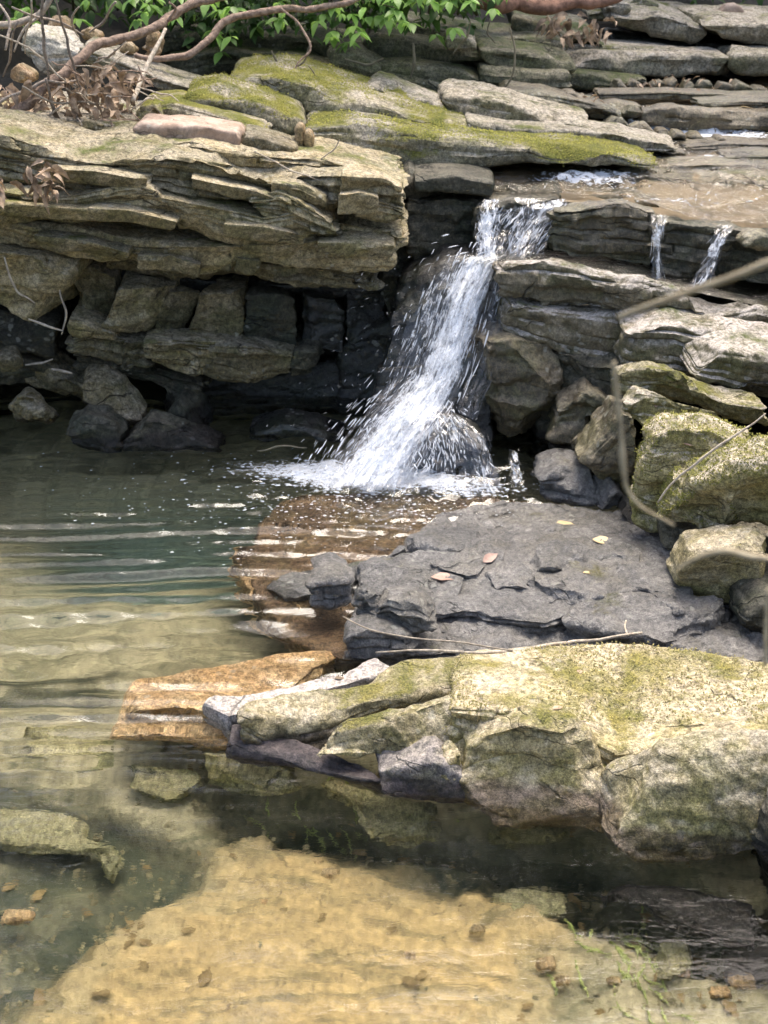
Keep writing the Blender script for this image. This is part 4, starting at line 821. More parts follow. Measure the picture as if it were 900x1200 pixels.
# gravel on the bed
rs_ = np.random.RandomState(4); gv, gf = [], []
oct_ = np.array([[1, 0, 0], [.7, .7, 0], [0, 1, 0], [-.7, .7, 0], [-1, 0, 0], [-.7, -.7, 0], [0, -1, 0], [.7, -.7, 0]], float)
for k in range(900):
    x_, y_ = rs_.uniform(-60, 940), 1200 - 330 * rs_.rand() ** 1.3
    p = bed(x_, y_, -.29); r = rs_.uniform(.003, .013) * (1.6 if rs_.rand() < .1 else 1)
    r8 = rs_.uniform(.6, 1.25, (8, 1)); a_ = rs_.uniform(0, 6.28); el = rs_.uniform(.5, .9)
    ring1 = oct_ * r8 * np.array([1, el, 0]) * r; ring1 = ring1 @ rotm(0, 0, a_).T
    if inside(np.array([[x_, y_]]), [(20, 1200), (60, 1150), (150, 1085), (240, 1045), (250, 985), (420, 1015), (600, 1040), (690, 1065), (690, 1200)])[0] and rs_.rand() < .97: continue
    z0 = bedz(p[0], p[1])
    v = np.concatenate([ring1 * 1.0 + [0, 0, -r * .2], ring1 * .72 + [0, 0, r * rs_.uniform(.3, .5)], [[0, 0, r * rs_.uniform(.4, .55)]]]) + [p[0], p[1], z0]
    o_ = len(gv) * 17; gv.append(v)
    gf.append(np.array([[j, (j + 1) % 8, 8 + (j + 1) % 8] for j in range(8)] + [[j, 8 + (j + 1) % 8, 8 + j] for j in range(8)] + [[8 + j, 8 + (j + 1) % 8, 16] for j in range(8)]) + o_)
sv, sf = [], []
for k in range(100):
    p = bed(rs_.uniform(-40, 940), 1200 - 360 * rs_.rand() ** 1.2, -.27); p[2] = bedz(p[0], p[1]) + .006
    v, f = leaf_geo(1, .5, .2, .3, k); sv.append((v * rs_.uniform(.015, .05)) @ rotm(rs_.uniform(-.4, .4), rs_.uniform(-.3, .3), rs_.uniform(0, 6.28)).T + p); sf.append(f + k * 18)
M['sunk'] = simple('sunken_leaf', (.13, .085, .035), (.22, .15, .06), 40, .8, .2)
tag(put('sunken_leaves', np.concatenate(sv), np.concatenate(sf), M['sunk']), 'brown sunken leaves scattered over the pool bed', 'leaves', kind='stuff')
tag(put('gravel', np.concatenate(gv), np.concatenate(gf), M['gravel']), kind='stuff')
geo = []
for k in range(70):
    x_, y_, sx, sy = rs_.choice(3) and (725, 1105, 40, 40) or (400, 918, 40, 14)
    x_, y_ = x_ + sx * rs_.randn(), y_ + sy * rs_.randn(); a_ = rs_.uniform(.3, 1.6)
    pts = []
    for j in range(5):
        p = bed(x_ + j * 9 * math.cos(a_) + 4 * rs_.randn(), y_ + j * 9 * math.sin(a_) + 3 * rs_.randn(), -.25); p[2] = bedz(p[0], p[1]) + .004; pts.append(p)
    geo.append(tube(np.array(pts), [.0015, .003, .0012], 5, 9, .004, k))
M['algae'] = simple('algae', (.20, .22, .06), (.30, .32, .10), 30, .7, .2)
tag(put('algae', *join(geo), M['algae']), 'bright green threads of algae waving over the pool bed', 'algae', kind='stuff')
# ---- tan ledges awash
top('rock_slab', 'orange brown ledge awash in front of the pale shelf', bz([(130, 862), (180, 852), (230, 858), (268, 862)], -.03), bz([(150, 800), (250, 780), (330, 764), (400, 760)], -.02), .10, 'tan', fac=.003, lump=.003, chips=4)
top('rock_slab', 'orange brown rock breaking the surface at the left tip of the shelf', zl([(135, 842), (160, 832), (205, 826), (250, 838), (272, 852)], -.004, .012), zl([(150, 822), (200, 808), (240, 806), (290, 815)], -.012, -.002), .08, 'tan', fac=.004, lump=.004)
top('rock_slab', 'submerged tan slab below the square grey block', bz([(290, 700), (330, 735), (370, 765), (420, 770)], -.05), bz([(280, 672), (330, 690), (380, 710), (420, 735)], -.03), .12, 'tan', fac=.004, lump=.004)
top('rock_slab', 'submerged brown ledge along the edge of the deep teal pool', bz([(270, 650), (290, 690), (330, 735), (350, 745)], -.10), bz([(280, 640), (340, 660), (380, 690), (420, 720)], -.05), .15, 'tan', fac=.004, lump=.004)
top('rock_slab', 'submerged tan slab in front of the shelf with a sharp right end', bz([(385, 955), (430, 985), (505, 982)], -.16), bz([(375, 915), (430, 925), (512, 940)], -.14), .08, 'olive')
top('rock_slab', 'submerged olive slab left of the sharp ended tan slab', bz([(240, 915), (290, 925), (350, 930)], -.14), bz([(240, 880), (290, 885), (345, 895)], -.10), .08, 'olive')
top('rock_slab', 'submerged green stained slab beneath the shelf waterline', bz([(570, 985), (620, 1000), (670, 990)], -.2), bz([(575, 965), (620, 965), (670, 970)], -.2), .06, 'olive')
top('rock_slab', 'submerged pale plate with a leaf green edge at the lower right', bz([(760, 1140), (790, 1150), (822, 1140)], -.22), bz([(770, 1100), (795, 1095), (815, 1105)], -.22), .05, 'olive')
for lb, F_, B_, z_ in (('submerged brown plate at the left edge of the pool in the foreground', [(-20, 985), (60, 1000), (130, 1030)], [(-20, 940), (70, 950), (150, 985)], -.24),
                       ('long submerged olive plate beside the sandy patch', [(150, 925), (200, 940), (238, 935)], [(140, 890), (190, 895), (235, 900)], -.2),
                       ('submerged tan plate under the left part of the pool', [(20, 890), (90, 905), (140, 895)], [(10, 850), (80, 850), (130, 856)], -.24),
                       ('submerged rounded slab near the right front of the pool', [(580, 1075), (630, 1085), (665, 1075)], [(575, 1045), (620, 1040), (660, 1050)], -.24),
                       ('dark submerged slope below the furrowed boulder', [(700, 1060), (780, 1085), (900, 1110)], [(700, 1030), (790, 1035), (900, 1060)], -.12)):
    top('rock_slab', lb, bz(F_, z_), bz(B_, z_), .06, 'damp' if 'dark' in lb else 'olive', fac=.006)
for lb, (x, y, s_) in zip(['tan pebble on the bed, lower of the pair below the sharp ended submerged slab', 'upper pebble of the pair below the sharp ended submerged slab', 'pebble resting on the pale plate among the green algae', 'large lone pebble on the dark bed at the left edge of the pool', 'left pebble of the pair right of the middle of the sandy patch', 'right pebble of the pair right of the middle of the sandy patch', 'pebble near the right rim of the sandy patch, above the pair', 'largest pebble in the lower right corner of the pool', 'pebble just left of the largest pebble in the lower right corner', 'pebble between the sandy patch and the pale plate with algae', 'pebble in the middle of the sandy patch', 'pebble in the upper left part of the sandy patch'], ((385, 1025, 14), (372, 1012, 10), (800, 1140, 10), (20, 1075, 20), (640, 1130, 12), (660, 1150, 9), (560, 1090, 10), (870, 1150, 16), (845, 1165, 12), (720, 1150, 9), (480, 1120, 8), (310, 1060, 8))):
    p = bed(x, y, -.24); r = s_ / FPX * 2.6
    F = np.array([p + np.array([-r, -r * .5, 0]), p + np.array([0, -r * .7, .01]), p + np.array([r, -r * .4, 0])]); B = F + np.array([0, r * 1.3, .004])
    stone('pebble', F, F - np.array([0, .0, r * .7]), TB=B, mat='tan', sp=.005, rnd=.03, lump=.004, fac=.003, chips=0, strata=.0003, label=lb, cat='pebble', group='pebbles on the pool bed')

# ---- pale shelf in the foreground
top('rock_slab', 'grey strip of rock along the back of the pale shelf at the water', zl([(238, 824), (268, 840), (330, 824), (400, 804), (470, 785)], .03, .055), zl([(238, 815), (290, 803), (340, 797), (400, 790), (440, 770)], .03, .055), .12, 'strip', rnd=.008, fac=.005, chips=6, strata=.003)
SH = dict(nm='rock_shelf', cat='rock shelf', rnd=.018, lump=.010, fac=.010, fsize=.16, sp=.005, chips=8, flat=.35)
def Sh(label, top_, bot_, Y, TB=None, D=.25, rise=0, mat='shelf', **k):
    kw = dict(SH); kw.update(k); nm = kw.pop('nm')
    ln_ = kw.pop('lean', 0); bot_ = [(p[0], p[1] + 14) for p in bot_]
    return stone(nm, yl(top_, *Y), yl(bot_, Y[0] + ln_, Y[1] + ln_), TB=TB, back=(0, D, rise), mat=mat, label=label, **kw)
Sh('pale shelf slab at the left tip of the foreground rock', [(272, 838), (315, 843), (355, 843), (410, 830), (457, 816), (515, 806), (560, 800)], [(268, 872), (315, 880), (355, 876), (410, 862), (457, 846), (515, 830), (560, 822)], (2.60, 2.72), lean=-.03,
   strata=.005, fac=.006, TB=zl([(284, 826), (340, 812), (400, 796), (470, 776), (560, 758), (640, 752)], .075, .11))
Sh('second step of the foreground shelf with a long diagonal crack above it', [(352, 868), (413, 850), (470, 840), (521, 833), (575, 838)], [(360, 888), (413, 898), (452, 906), (492, 900), (552, 890)], (2.57, 2.52), lean=-.05, TB=zl([(360, 850), (420, 834), (480, 822), (540, 808), (600, 806)], .095, .14), strata=.004, fac=.006)
Sh('broad mossy top of the foreground shelf behind the furrowed boulder', [(522, 829), (600, 836), (680, 860), (720, 886), (800, 880), (900, 870), (980, 872)], [(530, 870), (600, 880), (680, 900), (720, 920), (800, 930), (900, 920), (980, 920)], (2.54, 2.40), TB=zl([(540, 768), (640, 754), (720, 750), (800, 754), (900, 770), (980, 780)], .11, .14), sp=.006, lump=.014, tufts=7000)
Sh('angular shelf block with a dark wet foot and white waterline', [(544, 880), (567, 867), (615, 857), (678, 869), (716, 902)], [(518, 948), (560, 957), (633, 970), (722, 984)], (2.47, 2.42), D=.09, rise=.012, fac=.012, strata=.003, lean=-.075)
Sh('small tan lump between the second step and the angular block', [(514, 882), (530, 875), (548, 884)], [(514, 902), (530, 908), (548, 906)], (2.47, 2.46), D=.05, strata=.003, lean=-.03)
Sh('grey purple rock at the waterline below the second step', [(440, 904), (475, 898), (511, 892), (546, 908)], [(440, 918), (480, 930), (520, 938), (552, 940)], (2.47, 2.44), D=.10, mat='shelf_grey', fac=.004, chips=1, strata=.002, lean=-.02)
Sh('dark wet foot of the shelf along the waterline at its left tip', [(266, 868), (320, 884), (380, 897), (450, 910)], [(262, 886), (320, 900), (390, 916), (456, 936)], (2.60, 2.47), D=.08, mat='shelf_grey', fac=.005, strata=.004, lump=.004)
loose('rounded furrowed boulder at the front right end of the shelf', [(696, 944), (714, 920), (770, 894), (840, 880), (920, 876), (960, 880)], [(712, 990), (748, 1034), (800, 1034), (860, 1022), (920, 1004), (960, 1000)], (2.35, 2.30), .10, 'shelf', nm='boulder', cat='boulder', rnd=.045, lump=.014, fac=.012, sp=.005, rise=.0, strata=.002, lean=-.11)
loose('dark wet rock at the right edge with a white waterline', [(874, 1020), (886, 990), (920, 980), (960, 985)], [(876, 1050), (890, 1062), (920, 1080), (960, 1090)], 2.12, .2, 'damp', rnd=.03)
loose('black rock under the furrowed boulder', [(700, 960), (760, 975), (880, 965), (960, 960)], [(700, 1010), (760, 1020), (880, 1030), (960, 1040)], (2.42, 2.4), .2, 'black', rnd=.03)
print('verts', NV[0])
# ================================================================== WATER OF THE UPPER STREAM
SY = [4.55, 4.72, 5.0, 5.7, 5.86, 6.4, 6.6]; SZ = [.745, .757, .772, .80, .865, .89, .90]
def streamf(amp, dz):
    def f(U, V):
        y = 4.70 + 1.85 * V; x = .05 + 2.2 * U
        y0 = np.interp(x, [.05, .3, .75, .95, 1.3, 2.2], [4.99, 4.88, 4.76, 4.64, 4.60, 4.58]); y = y0 + (6.55 - y0) * V
        P = np.stack([x, y, x * 0], 1)
        z = np.interp(y, SY, SZ) + dz - .045 * np.clip((x - .85) / .25, 0, 1) * np.clip((4.95 - y) / .3, 0, 1)
        a = amp * (1 + 2.5 * np.exp(-((y - 5.8) / .09) ** 2) + 1.5 * np.exp(-((y - 4.95) / .12) ** 2))
        z = z + a * (fbm(np.stack([x * 9 + y * 7, y * 22, z * 0], 1), 3, 3) + .6 * vnoise(np.stack([(x + y) * 22, (y - x * .3) * 40, z * 0], 1), 9))
        return np.stack([x, y, z], 1)
    return f
P, q = grid(streamf(.006, -.03), 120, 140)
m = simple('stream_bed', (.32, .24, .14), (.17, .125, .07), 9, .6, .5, spec=.4)
tag(put('stream_bed', P, q, m), kind='structure')
P, q = grid(streamf(.0075, 0), 300, 420); sw = tag(put('stream_water', P, q, M['streamw']), kind='structure')
fr = np.zeros(len(P))
for x_, y_, zz, sx, sy, am in ((760, 150, .82, .5, .10, 0.75), (690, 124, .87, .15, .08, 0.53), (820, 158, .81, .4, .08, 0.70), (690, 208, .77, .28, .10, 0.75), (800, 230, .76, .45, .07, 0.53), (740, 182, .79, .3, .08, 0.40), (600, 232, .76, .25, .06, 0.62), (860, 182, .79, .3, .06, 0.44), (850, 112, .88, .5, .08, 0.44)):
    c = atz(x_, y_, zz); fr += am * np.exp(-(((P[:, 0] - c[0]) / sx) ** 2 + ((P[:, 1] - c[1]) / sy) ** 2))
sw.data.attributes.new('froth', 'FLOAT', 'POINT').data.foreach_set('value', np.clip(fr, 0, 1).astype(np.float32))
# narrow pool behind the broad grey slab
A = yl([(560, 306), (640, 309), (700, 317), (770, 332), (840, 346), (900, 358), (980, 372)], 4.50, 4.24); zA = A[:, 2] - .004
Bk_ = A + np.array([0, .36, 0]); 
def shelfw(U, V):
    F = along(A, U); Z = np.minimum(F[:, 2], 99) - .006
    P = F + np.stack([U * 0, V * .38, U * 0], 1); P[:, 2] = Z
    P[:, 2] += .004 * fbm(P * np.array([16, 26, 0]), 3, 5); return P
P, q = grid(shelfw, 160, 50); tag(put('stream_water', P, q, M['streamw']), kind='structure')

# ================================================================== THE FALL
def ribbon(P, r, sides=4):
    T = np.gradient(P, axis=0); T /= np.linalg.norm(T, axis=1)[:, None] + 1e-9
    A = np.cross(T, np.array([.3, .9, .2])); A /= np.linalg.norm(A, axis=1)[:, None] + 1e-9; B = np.cross(T, A)
    return P, r, A, B
def strands(Lp, Rp, n, ln=.12, wd=.0035, fwd=.03, seed=0, clump=6, t0=0, t1=1, thr=-.2, spread=0):
    """many thin tapering threads of falling water between two flow lines"""
    rs = np.random.RandomState(seed)
    Lp = np.array([at(*p) for p in Lp]); Rp = np.array([at(*p) for p in Rp])
    a = rs.rand(n * 4); t = t0 + (t1 - t0) * rs.rand(n * 4)
    keep = vnoise(np.stack([a * clump, t * 2.2, np.full(len(a), seed * 1.7)], 1), 3) + .5 * vnoise(np.stack([a * clump * 3, t * 5, a * 0], 1), 5) > thr + .0 * t
    a, t = a[keep][:n], t[keep][:n]; n = len(a)
    S = 5; th = np.arange(4) * np.pi / 2
    l = ln * rs.uniform(.4, 1.6, n); w_ = wd * (.35 + 1.6 * rs.rand(n) ** 2.5)
    k = np.linspace(0, 1, S)
    tt = np.clip(t[:, None] + l[:, None] * k[None], 0, 1.08)
    aa = a[:, None] + .05 * (vnoise(np.stack([np.repeat(a * 9, S), (tt * 6).ravel(), np.zeros(n * S)], 1), 8)).reshape(n, S)
    tt1 = np.minimum(tt, 1).ravel()
    P = along(Lp, tt1) * (1 - aa.ravel()[:, None]) + along(Rp, tt1) * aa.ravel()[:, None]
    P = P.reshape(n, S, 3)
    off = rs.randn(n, 3) * np.array([.6, .5, .6]) * fwd; off[:, 1] = -np.abs(off[:, 1])
    P = P + off[:, None] + ((spread + .10 * l[:, None] * .5) * rs.randn(n, 3) * np.array([1, .5, .6]))[:, None] * k[None, :, None]
    rad = w_[:, None] * np.array([.12, .8, 1.0, .75, .08])[None]
    T = P[:, -1] - P[:, 0]; T /= np.linalg.norm(T, axis=1)[:, None] + 1e-9
    A_ = np.cross(T, np.array([.1, .95, .2])); A_ /= np.linalg.norm(A_, axis=1)[:, None] + 1e-9; B_ = np.cross(T, A_)
    V = P[:, :, None] + rad[:, :, None, None] * (np.cos(th)[None, None, :, None] * A_[:, None, None] + np.sin(th)[None, None, :, None] * B_[:, None, None])
    V = V.reshape(-1, 3); ix = np.arange(n * S * 4).reshape(n, S, 4)
    q = np.stack([ix[:, :-1].ravel(), np.roll(ix[:, :-1], -1, 2).ravel(), np.roll(ix[:, 1:], -1, 2).ravel(), ix[:, 1:].ravel()], 1)
    return V, [q]
def drops(C, r, stretch=None, seed=0):
    """small eight sided drops (octahedra), optionally stretched along a direction"""
    n = len(C); D = np.array([[1, 0, 0], [-1, 0, 0], [0, 1, 0], [0, -1, 0], [0, 0, 1], [0, 0, -1]], float)
    V = D[None] * r[:, None, None]
    if stretch is not None: V = V + (V @ np.ones(3) * 0)[..., None] + stretch[:, None] * np.array([0, 0, 0, 0, 1, -1.])[None, :, None]
    V = (V + C[:, None]).reshape(-1, 3)
    f = np.array([[0, 2, 4], [2, 1, 4], [1, 3, 4], [3, 0, 4], [2, 0, 5], [1, 2, 5], [3, 1, 5], [0, 3, 5]])
    return V, [(f[None] + (np.arange(n) * 6)[:, None, None]).reshape(-1, 3)]
wf = empty('waterfall', at(490, 560, 4.1), 'white cascade sliding over dark stone into the pool, largest fall in the picture', 'waterfall')
def wpart(nm, geos, mat='white', parent=wf):
    V, F = join(geos); o = put(nm, V, F, M[mat], parent); o['kind'] = 'stuff'; return o
def fall(nm, layers, parent=wf):
    """sheets of falling water between two flow lines, each a rippled surface of its own"""
    V, F, FL, DN, o = [], [], [], [], 0
    for k, (Lp, Rp, dens, fwd) in enumerate(layers):
        Lq, Rq = np.array([at(*p) for p in Lp]), np.array([at(*p) for p in Rp])
        nu, nv = 60, 90
        A_, T_ = np.meshgrid(np.linspace(0, 1, nu), np.linspace(0, 1, nv), indexing='ij'); A_, T_ = A_.ravel(), T_.ravel()
        P = along(Lq, T_) * (1 - A_[:, None]) + along(Rq, T_) * A_[:, None]
        wd = np.linalg.norm(along(Lq, T_) - along(Rq, T_), axis=1); ln = np.linalg.norm(np.diff((Lq + Rq) / 2, axis=0), axis=1).sum() if len(Lq) == len(Rq) else .5
        xa = (A_ - .5) * np.mean(wd); tt = T_ * ln
        sd_ = 3.3 * k + len(nm)
        P[:, 1] += -fwd - .018 * np.sin(A_ * np.pi) + .014 * vnoise(np.stack([A_ * 9, T_ * 4, A_ * 0 + sd_], 1)) + .007 * vnoise(np.stack([A_ * 26, T_ * 12, A_ * 0 + sd_], 1))
        P[:, 0] += .010 * vnoise(np.stack([A_ * 6, T_ * 7, A_ * 0 + sd_ + 5], 1))
        ix = np.arange(nu * nv).reshape(nu, nv) + o
        F.append(np.stack([ix[:-1, :-1].ravel(), ix[1:, :-1].ravel(), ix[1:, 1:].ravel(), ix[:-1, 1:].ravel()], 1))
        V.append(P); FL.append(np.stack([xa * 3 + sd_, tt * 3, A_ * 0 + sd_], 1))
        ef = np.clip(np.minimum(A_, 1 - A_) / .22, 0, 1); DN.append(dens * (.25 + .75 * ef) * np.clip((1.02 - T_) / .04, 0, 1) * np.clip(T_ / .05 + .4, 0, 1)); o += nu * nv
    ob = put(nm, np.concatenate(V), np.concatenate(F), M['sheet'], parent)
    ob.data.attributes.new('flow', 'FLOAT_VECTOR', 'POINT').data.foreach_set('vector', np.concatenate(FL).astype(np.float32).ravel())
    ob.data.attributes.new('dense', 'FLOAT', 'POINT').data.foreach_set('value', np.concatenate(DN).astype(np.float32))
    return ob
cL = [(560, 296, 4.62), (542, 300, 4.60), (520, 345, 4.51), (503, 396, 4.44), (484, 440, 4.36), (452, 470, 4.28), (420, 510, 4.18), (384, 566, 4.03)]
cR = [(602, 298, 4.60), (590, 308, 4.57), (574, 345, 4.50), (562, 388, 4.43), (550, 432, 4.36), (532, 474, 4.27), (508, 512, 4.16), (476, 570, 4.02)]
mv = lambda P_, dx, dw=0: [(x + dx, y, Y + dw) for x, y, Y in P_]
fall('upper_veil', [([(561, 233, 4.76), (560, 244, 4.73), (558, 268, 4.69), (553, 304, 4.60)], [(594, 230, 4.76), (592, 242, 4.73), (586, 268, 4.69), (588, 306, 4.59)], .62, 0),
                    ([(563, 233, 4.76), (562, 244, 4.72), (560, 268, 4.68), (556, 304, 4.60)], [(586, 230, 4.76), (584, 242, 4.72), (578, 268, 4.68), (580, 306, 4.59)], .55, .02),
                    ([(592, 231, 4.76), (590, 243, 4.73), (584, 268, 4.69), (576, 304, 4.60)], [(678, 232, 4.80), (676, 240, 4.74), (652, 268, 4.70), (628, 304, 4.60)], .47, 0),
                    ([(612, 231, 4.76), (610, 243, 4.73), (600, 268, 4.69), (592, 304, 4.60)], [(672, 232, 4.80), (668, 240, 4.73), (640, 268, 4.69), (616, 304, 4.59)], .42, .02)])
fall('main_slide', [(cL, cR, .64, 0), (mv(cL, 6, -.02), mv(cR, -8, -.02), .59, .015), (mv(cL, -16, .02), mv(cR, -18, 0), .49, 0), (mv(cL, 14, -.04), mv(cR, -14, -.05), .50, .02),
                    ([(556, 300, 4.60), (520, 312, 4.58), (492, 340, 4.52), (468, 400, 4.44), (446, 460, 4.32), (404, 530, 4.16)], [(570, 302, 4.60), (540, 330, 4.56), (516, 380, 4.47), (492, 430, 4.38), (470, 470, 4.28), (430, 540, 4.12)], .40, 0),
                    ([(575, 330, 4.52), (566, 380, 4.44), (550, 440, 4.35), (536, 480, 4.25)], [(596, 322, 4.55), (590, 390, 4.44), (574, 450, 4.33), (556, 490, 4.24)], .34, 0)])
fall('split_curtain', [([(468, 462, 4.25), (430, 500, 4.17), (402, 535, 4.10), (380, 570, 4.01)], [(530, 474, 4.22), (508, 502, 4.15), (494, 540, 4.07), (484, 574, 4.00)], .50, 0),
                       ([(474, 466, 4.24), (446, 500, 4.16), (424, 535, 4.09), (404, 572, 4.0)], [(524, 476, 4.22), (500, 502, 4.14), (486, 540, 4.06), (474, 574, 3.99)], .42, .02),
                       ([(476, 474, 4.22), (474, 496, 4.16), (470, 535, 4.09), (464, 576, 4.0)], [(538, 486, 4.2), (562, 508, 4.14), (578, 540, 4.08), (588, 578, 4.01)], .40, 0),
                       ([(524, 482, 4.2), (540, 500, 4.15), (550, 535, 4.09), (552, 578, 4.01)], [(544, 488, 4.2), (568, 508, 4.14), (582, 540, 4.08), (588, 578, 4.01)], .45, .01),
                       ([(597, 526, 4.2), (598, 550, 4.13), (599, 572, 4.06)], [(606, 526, 4.2), (610, 550, 4.13), (616, 572, 4.06)], .5, 0)])
wpart('water_threads', [
    strands(cL, cR, 380, .05, .0017, .04, 4, 6, thr=-.1), strands(mv(cL, -26), mv(cL, 10), 300, .03, .0016, .05, 5, 7, thr=.1),
    strands([(468, 470, 4.22), (430, 505, 4.15), (384, 566, 4.02)], [(530, 478, 4.2), (556, 505, 4.12), (586, 572, 4.01)], 520, .07, .0016, .04, 7, 9, thr=.0),
    strands([(562, 244, 4.72), (556, 302, 4.60)], [(674, 240, 4.72), (624, 302, 4.60)], 200, .15, .0016, .02, 2, 7, thr=.1)])
rs = np.random.RandomState(3)
n_ = 380; px = rs.rand(n_); py = rs.rand(n_)
C, S_ = [], []
for a, b in zip(px, py):
    x = 300 + 260 * a ** .6; y = 300 + 260 * b ** .8
    if abs(x - (585 - (y - 300) * .62)) > 150: continue
    C.append(at(x, y, 4.45 - (y - 300) * .0012 + rs.uniform(-.15, .1))); g = rs.uniform(.001, .009); S_.append(np.array([-g * rs.uniform(.2, 1.3), -g * .4, -g * rs.uniform(.3, 1)]) if rs.rand() < .8 else np.array([g * .4, 0, -g]))
C, S_ = np.array(C), np.array(S_)
wpart('spray', [drops(C, rs.uniform(.0007, .0018, len(C)), S_)], 'drop')
# small trickles down the undercut block
for lb, Lq, Rq, k in (('thin white trickle down the left end of the undercut dark block', [(762, 250, 4.58), (763, 262, 4.53), (766, 295, 4.51), (762, 326, 4.48)], [(784, 250, 4.58), (779, 262, 4.53), (772, 295, 4.51), (777, 326, 4.48)], 3),
                      ('short fanning trickle on the right of the undercut dark block, above the blurred twig', [(838, 262, 4.56), (836, 276, 4.51), (828, 300, 4.48), (818, 316, 4.46), (804, 336, 4.42)], [(862, 262, 4.56), (852, 276, 4.51), (842, 302, 4.48), (836, 318, 4.45), (832, 338, 4.42)], 5)):
    tw = empty('trickle', at(Lq[-1][0], Lq[-1][1], Lq[-1][2]), lb, 'waterfall', 'small trickles beside the main fall')
    fall('water_veil', [(Lq, Rq, .47, 0), (Lq, Rq, .42, .01)], tw)
    wpart('water_threads', [strands(Lq, Rq, 16, .2, .0012, .008, 20 + k, 3)], 'white', tw)
# white water among the upper stones
rif = []
for (x0, y0, x1, y1, Y0, Y1, n_, sd_) in ((690, 122, 840, 160, 5.86, 5.72, 260, 1), (640, 196, 770, 222, 5.06, 4.84, 420, 2), (720, 226, 900, 242, 4.84, 4.68, 160, 3), (690, 158, 900, 186, 5.6, 5.2, 60, 4), (640, 120, 700, 132, 5.95, 5.85, 40, 6)):
    rif.append(strands([(x0, y0, Y0), (x0 - 10, y1, Y1)], [(x1, y0, Y0), (x1 - 10, y1, Y1)], n_ // 4, .05, .0016, .006, 40 + sd_, 9, thr=.15))
V, F = join(rif); V[:, 2] = np.interp(V[:, 1], SY, SZ) + .004 + (V[:, 2] % .004)
tag(put('riffle_foam', V, F, M['foam']), 'broken white water between the wet stones of the upper stream', 'foam', kind='stuff')

# foam on the pool
rs = np.random.RandomState(11)
def flecks(n, cx, cy, sx, sy, r0, r1, lim=None):
    p = np.array([atz(x, y, 0) for x, y in zip(cx + sx * rs.randn(n), np.clip(cy + sy * rs.randn(n), 530, 800))])
    return p, rs.uniform(r0, r1, n) * rs.uniform(.4, 1, n)
sets = [flecks(700, 440, 560, 50, 8, .003, .008), flecks(300, 545, 574, 26, 4, .002, .006), flecks(260, 390, 552, 60, 7, .002, .007), flecks(500, 400, 585, 120, 22, .001, .0045), flecks(260, 480, 610, 140, 30, .0008, .0035), flecks(80, 250, 580, 120, 40, .0008, .003)]
C = np.concatenate([s[0] for s in sets]); r = np.concatenate([s[1] for s in sets])
k = (C[:, 1] < 4.45); C, r = C[k], r[k]
C[:, 2] = wave(C[:, 0], C[:, 1])
th = np.arange(7) * 2 * np.pi / 7
ring = np.stack([np.cos(th), np.sin(th), th * 0], 1)
V = np.concatenate([C[:, None] + r[:, None, None] * ring[None] * np.array([2.0, .9, 0]) * rs.uniform(.6, 1.25, (len(C), 7, 1)) - np.array([0, 0, .001]), C[:, None] + r[:, None, None] * ring[None] * np.array([1.3, .6, 0]) + np.array([0, 0, 1.])[None, None] * (r * .35)[:, None, None], (C + np.array([0, 0, 1.]) * (r * .5)[:, None])[:, None]], 1)
ix = np.arange(len(C) * 15).reshape(-1, 15); fq, ft = [], []
for j in range(7):
    j2 = (j + 1) % 7; fq.append(np.stack([ix[:, j], ix[:, j2], ix[:, 7 + j2], ix[:, 7 + j]], 1)); ft.append(np.stack([ix[:, 7 + j], ix[:, 7 + j2], ix[:, 14]], 1))
tag(put('pool_foam', V.reshape(-1, 3), [np.concatenate(fq), np.concatenate(ft)], M['foam']), 'white foam and bubbles spreading over the pool from the foot of the fall', 'foam', kind='stuff')

# ================================================================== BRANCHES AND TWIGS
def branch(label, pts, radii, mat, twigs=(), cat='branch', nm='branch', n=None, wob=.01, group=None, sides=8):
    P = np.array([at(*p) if isinstance(p, tuple) else p for p in pts])
    _seed[0] += 1
    v, f = tube(P, radii, sides, n or max(10, len(P) * 5), wob, _seed[0])
    v = v + (.22 if np.mean(radii) < .02 else .08) * np.mean(radii) * np.stack([vnoise(v * 60, 1), vnoise(v * 60, 2), vnoise(v * 60, 3)], 1)
    o = put(nm, v, f, M[mat]); tag(o, label, cat, group)
    for tp, tr in twigs:
        v, f = tube(np.array([at(*p) if isinstance(p, tuple) else p for p in tp]), tr, 6, max(8, len(tp) * 4), wob, _seed[0] + 3); put('twig', v, f, M[mat], o)
    return o
def Yr(pts, Y0, Y1): return [(x, y, Y0 + (Y1 - Y0) * i / (len(pts) - 1)) for i, (x, y) in enumerate(pts)]
branch('thick pinkish brown branch arching across the dead leaves from the left edge', Yr([(-40, 176), (0, 147), (40, 116), (75, 85), (100, 63), (116, 52), (150, 44), (185, 33), (200, 20), (225, 7), (262, -4), (320, -14)], 4.65, 5.5), [.017, .019, .017, .016, .015, .014], 'bark',
       [(Yr([(185, 33), (196, 26), (206, 10), (196, 2)], 5.25, 5.2), [.007, .004])], n=70)
branch('bent pink branch crossing in front of the shrub', Yr([(160, 66), (190, 72), (208, 69), (228, 60), (242, 48), (250, 35), (264, 27), (290, 16), (330, 11), (370, 8), (412, 0), (450, -14)], 5.45, 5.75), [.009, .013, .015, .013, .012, .010], 'bark',
       [(Yr([(330, 11), (350, 32), (363, 48), (362, 62), (345, 82), (337, 90)], 5.6, 5.5), [.005, .005, .003])], n=60)
branch('straight white dead stick leaning over the heap of leaves', Yr([(157, 118), (163, 100), (178, 64), (194, 34)], 4.85, 5.15), [.008, .009, .006], 'pale_twig', wob=.004)
